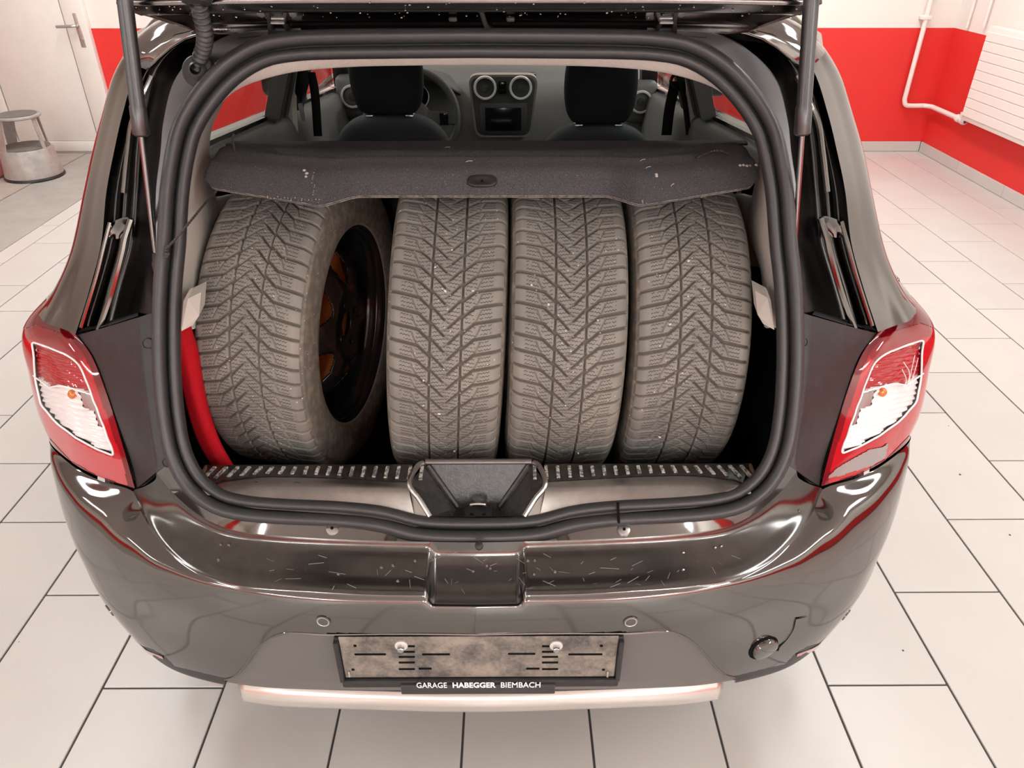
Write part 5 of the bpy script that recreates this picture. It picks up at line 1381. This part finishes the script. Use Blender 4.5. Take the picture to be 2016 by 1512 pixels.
for d0, d1 in ((e1 * 0.06, e1 * 0.185), (-e1 * 0.06, -e1 * 0.185), (-e2 * 0.06, -e2 * 0.185)):
    t_ = np.cross(d1, axn); t_ = t_ / np.linalg.norm(t_) * 0.03
    sp_.prism([wc + d0 - t_, wc + d0 + t_, wc + d1 + t_ * 0.8, wc + d1 - t_ * 0.8], axn * 0.018)
sp_.build('wheel_spokes', M_dash, sw, smooth=False)
c = wc + e1 * 0.135 + axn * 0.02
MB().rbox(c[0] - 0.018, c[0] + 0.018, c[1] - 0.01, c[1] + 0.006, c[2] - 0.03, c[2] + 0.02, 0.004).build('wheel_buttons', M_blackgloss, sw)
# seat belts
def band(m, pts, w, t=0.002):
    p = cr(pts, 24)
    m.grid(np.array([p - A([w / 2, 0, 0]), p + A([w / 2, 0, 0])]))
for sgn in (-1, 1):
    b_ = MB()
    if sgn < 0:
        band(b_, [PY(612, 142, 2.68), PY(620, 185, 2.68), PY(626, 268, 2.70)], 0.030)
    else:
        band(b_, [PY(1330, 160, 2.66), PY(1318, 215, 2.68), PY(1312, 266, 2.70)], 0.036); band(b_, [PY(1342, 160, 2.64), PY(1350, 215, 2.62), PY(1356, 266, 2.60)], 0.018)
    belt = b_.build('seat_belt', M_belt, car); solidify(belt, 0.002, 0)
    if sgn < 0:
        MB().grid(loft([[PY(577, 140, 2.62), PY(578, 175, 2.62), PY(586, 192, 2.62), PY(590, 200, 2.62)], [PY(592, 140, 2.60), PY(594, 170, 2.60), PY(594, 190, 2.60), PY(592, 203, 2.60)], [PY(606, 140, 2.62), PY(608, 165, 2.62), PY(602, 185, 2.62), PY(594, 203, 2.62)]], 20, 12)).build('belt_slack', M_belt, belt)
        q0, q1 = PY(590, 203, 2.60), PY(597, 238, 2.60)
        MB().prism([q0 + A([-0.008, 0, 0]), q0 + A([0.010, 0, 0]), q1 + A([0.006, 0, 0]), q1 + A([-0.006, 0, 0])], A([0, 0.003, 0])).build('belt_tongue', M_chrome, belt, smooth=False)
    else:
        c = PY(1336, 160, 2.65); MB().lathe([(0.022, 0.004), (0.028, 0.007), (0.032, 0.0)], c, (0, -1, 0), 20).build('belt_guide', M_blackgloss, belt)

# ================================================================== PARCEL SHELF
shelf = root('parcel_shelf', 'charcoal felt parcel shelf with worn pale edges resting on the wheels', 'shelf', (0.0, 1.45, 1.19))
ends = 0.487
xs = np.linspace(-ends, ends, 161)
SHX = 0.010
def sstep(a, b, x):
    t = np.clip((x - a) / (b - a), 0, 1); return t * t * (3 - 2 * t)
ax_ = np.abs(xs)
bul = sstep(0.215, 0.275, ax_); endt = np.clip((ax_ - 0.275) / (ends - 0.275), 0, 1)
corner = sstep(0.465, 0.487, ax_)
# lip bottom edge, lip face, ridge, trough, plateau, front edge
yb = 1.285 - 0.065 * bul + 0.055 * endt + 0.015 * corner; zb = 1.199 + 0.005 * bul + 0.016 * endt + 0.010 * corner
yt = 1.345 - 0.028 * bul + 0.030 * endt + 0.012 * corner; zt_ = 1.240 + 0.004 * bul + 0.008 * endt - 0.003 * corner
rows = [np.stack([xs, yb + 0.004, zb - 0.003], 1), np.stack([xs, yb, zb], 1), np.stack([xs, yb * 0.66 + yt * 0.34 - 0.004, zb * 0.66 + zt_ * 0.34 + 0.003], 1), np.stack([xs, yb * 0.3 + yt * 0.7 - 0.005, zb * 0.3 + zt_ * 0.7 + 0.005], 1), np.stack([xs, yt, zt_], 1)]
inn_ = 1 - sstep(0.33, 0.42, np.abs(xs))
xf = xs * 1.0
rows += [np.stack([xs, yt + 0.03, zt_ + 0.005], 1), np.stack([xs, yt + 0.052, zt_ + 0.004 - 0.026 * inn_], 1), np.stack([xs, yt + 0.09, zt_ - 0.002 - 0.034 * inn_], 1), np.stack([xs, yt + 0.115, zt_ - 0.004 - 0.006 * inn_], 1), np.stack([xs * 1.03, yt * 0 + 1.50, zt_ - 0.016], 1), np.stack([xs * 1.10, np.full(161, 1.56), zt_ - 0.028 - 0.012 * inn_], 1), np.stack([xs * 1.18, np.full(161, 1.66), zt_ * 0 + 1.196], 1), np.stack([xs * 1.22, np.full(161, 1.742), zt_ * 0 + 1.182], 1), np.stack([xs * 1.22, np.full(161, 1.748), zt_ * 0 + 1.176], 1)]
rows = [r + A([SHX, 0, 0]) for r in rows]
g = crv(np.array(rows), 110)
sb = MB().grid(g).build('felt_panel', M_felt, shelf, sharp=None); solidify(sb, 0.004, -1)
MB().grid(np.array([rows[1] + A([0, -0.0012, 0.0008]), rows[0] + A([0, -0.0012, -0.001]), rows[0] + A([0, 0.006, -0.0015])])).build('worn_edge', M_edge, shelf)
# oval grip in the middle of the lip
def shelf_pt(px, py):
    q = proj(g); i, j = np.unravel_index(np.argmin(((q - A([px, py])) ** 2).sum(-1)), q.shape[:2]); return g[i, j]
gc = shelf_pt(952, 357); gn = A([0, -0.62, 0.78])
oe = []
for k, (s_, d_) in enumerate(((1.0, 0.0005), (0.97, 0.004), (0.86, 0.0055), (0.5, 0.003), (0.02, 0.0025))):
    a = np.linspace(0, 2 * math.pi, 36, endpoint=False)
    ex = 0.0265 * s_ * np.sign(np.cos(a)) * np.abs(np.cos(a)) ** 0.6; ey = 0.0125 * s_ * np.sign(np.sin(a)) * np.abs(np.sin(a)) ** 0.8
    up_ = np.cross(A([1.0, 0, 0]), gn); up_ = -up_ if up_[2] < 0 else up_
    oe.append(gc + ex[:, None] * A([1.0, 0, 0]) + ey[:, None] * up_ + gn * (d_))
grip = MB().grid(np.array(oe), cu=True).build('grip_button', M_plastic, shelf, sharp=None)
MB().disc(gc + gn * 0.003, gn, 0.0022, 0.0008, 12).build('grip_hole', M_dark, grip)
# worn patches
def patch(pts, name='worn_patch', m=M_edge):
    b = MB()
    for px, py, r in pts:
        p = shelf_pt(px, py); i = rng.uniform(0.7, 1.3)
        b.lathe([(0.0001, 0.0022), (r * 0.6, 0.0018), (r, 0.0)], p, (0, -0.6, 0.8), 7)
    b.build(name, m, shelf)
M_fray = mat('pale_frayed_fibre', (0.62, 0.58, 0.53), 0.95, 0, 0.1, bump=(900, 0.9))
patch([(600, 336, 0.0032), (602, 341, 0.0034), (603, 347, 0.0026)], m=M_fray)
patch([(1292, 343, 0.003), (1290, 349, 0.0028)], m=M_fray)
patch([(1460 + 5 * k + rng.uniform(-2, 2), 326 + rng.uniform(-4, 4), 0.0030) for k in range(6)], m=M_fray)
patch([(617, 340 + 5 * k, 0.0009) for k in range(10)], m=mat('yellow_worn_felt', (0.42, 0.36, 0.22), 0.95))
patch([(525 + 4 * k + rng.uniform(-3, 3), 388 + rng.uniform(-3, 2) + 0.3 * k, 0.0011) for k in range(26)], m=mat('yellow_worn_felt'))
patch([(1262 + 3 * k, 400 + rng.uniform(-4, 3), 0.0016) for k in range(6)], m=mat('yellow_worn_felt'))
lint = MB()
for px, py, a in ((925, 318, 0.2), (932, 318, -0.4), (1263, 315, 0.5), (1272, 316, 0.0), (1322, 366, 1.0), (880, 292, 0.1), (600, 293, 1.4), (1384, 384, 0.7), (1276, 331, 0.5)):
    p = shelf_pt(px, py) + A([0, -0.001, 0.001]); d_ = A([math.cos(a), 0, math.sin(a)]) * 0.006
    lint.tube(cr([p - d_, p + A([0, -0.001, 0.001]), p + d_ * A([1, 1, 0.5])], 8), 0.0006, 5)
lint.build('lint', M_fray, shelf, kind='stuff')
# cords of the shelf
def cord(pts, name='lift_cord', n=160, r=0.0019):
    p = cr(pts, n); t = np.linspace(0, 1, n)
    L = np.linalg.norm(np.diff(p, axis=0), axis=1).sum()
    MB().tube(p, r * (1 + 0.22 * np.sin(t * L / 0.0055 * 2 * math.pi)), 7).build(name, mat('black_cord', (0.035, 0.033, 0.032), 0.6), shelf)
s_a = shelf_pt(461, 298)
cord([s_a + A([0.0, 0, -0.004]), s_a + A([0, 0.001, 0.02]), PY(460, 263, s_a[1] + 0.003)], n=60)
k0 = PS(330, 498, -0.028)
cord([shelf_pt(424, 378) + A([0, 0.008, -0.004]), PY(400, 405, 1.19), PY(355, 460, 1.13), PY(333, 484, k0[1])])
cord([PY(333, 484, k0[1]), PS(327, 490, -0.03), PS(331, 500, -0.032), PS(325, 508, -0.03), PS(329, 496, -0.034)], n=60, r=0.0026)
cord([shelf_pt(1372, 312) + A([0, 0, 0.001]), shelf_pt(1395, 305) + A([0, -0.002, 0.005]), shelf_pt(1415, 302) + A([0, -0.002, 0.007]), shelf_pt(1441, 304) + A([0, 0, 0.0])], n=70, r=0.0022)

# ================================================================== RED CLOTH beside the turned wheel
def red_cloth():
    rows = []
    e0 = [PY(350, 640, 1.135), PY(352, 700, 1.13), PY(362, 780, 1.13), PY(385, 860, 1.125), PY(420, 925, 1.12)]
    e1 = [PY(364, 636, 1.15), PY(372, 700, 1.135), PY(385, 780, 1.125), PY(408, 860, 1.118), PY(440, 925, 1.112)]
    e2 = [PY(376, 640, 1.17), PY(393, 700, 1.165), PY(408, 790, 1.15), PY(432, 865, 1.135), PY(465, 925, 1.125)]
    e3 = [PY(372, 655, 1.22), PY(385, 715, 1.22), PY(400, 795, 1.21), PY(425, 865, 1.19), PY(455, 925, 1.17)]
    return loft([e0, e1, e2, e3], 40, 24)
rg = red_cloth()
rb = rg[:, -1].min(0)
rc_ = MB().grid(rg).build('red_cloth', M_red_cloth, loc=(-0.52, 1.15, 0.56), sharp=None)
solidify(rc_, 0.008, 1)
tag(rc_, 'folded red fleece cloth squeezed between the boot wall and the turned wheel', 'cloth')
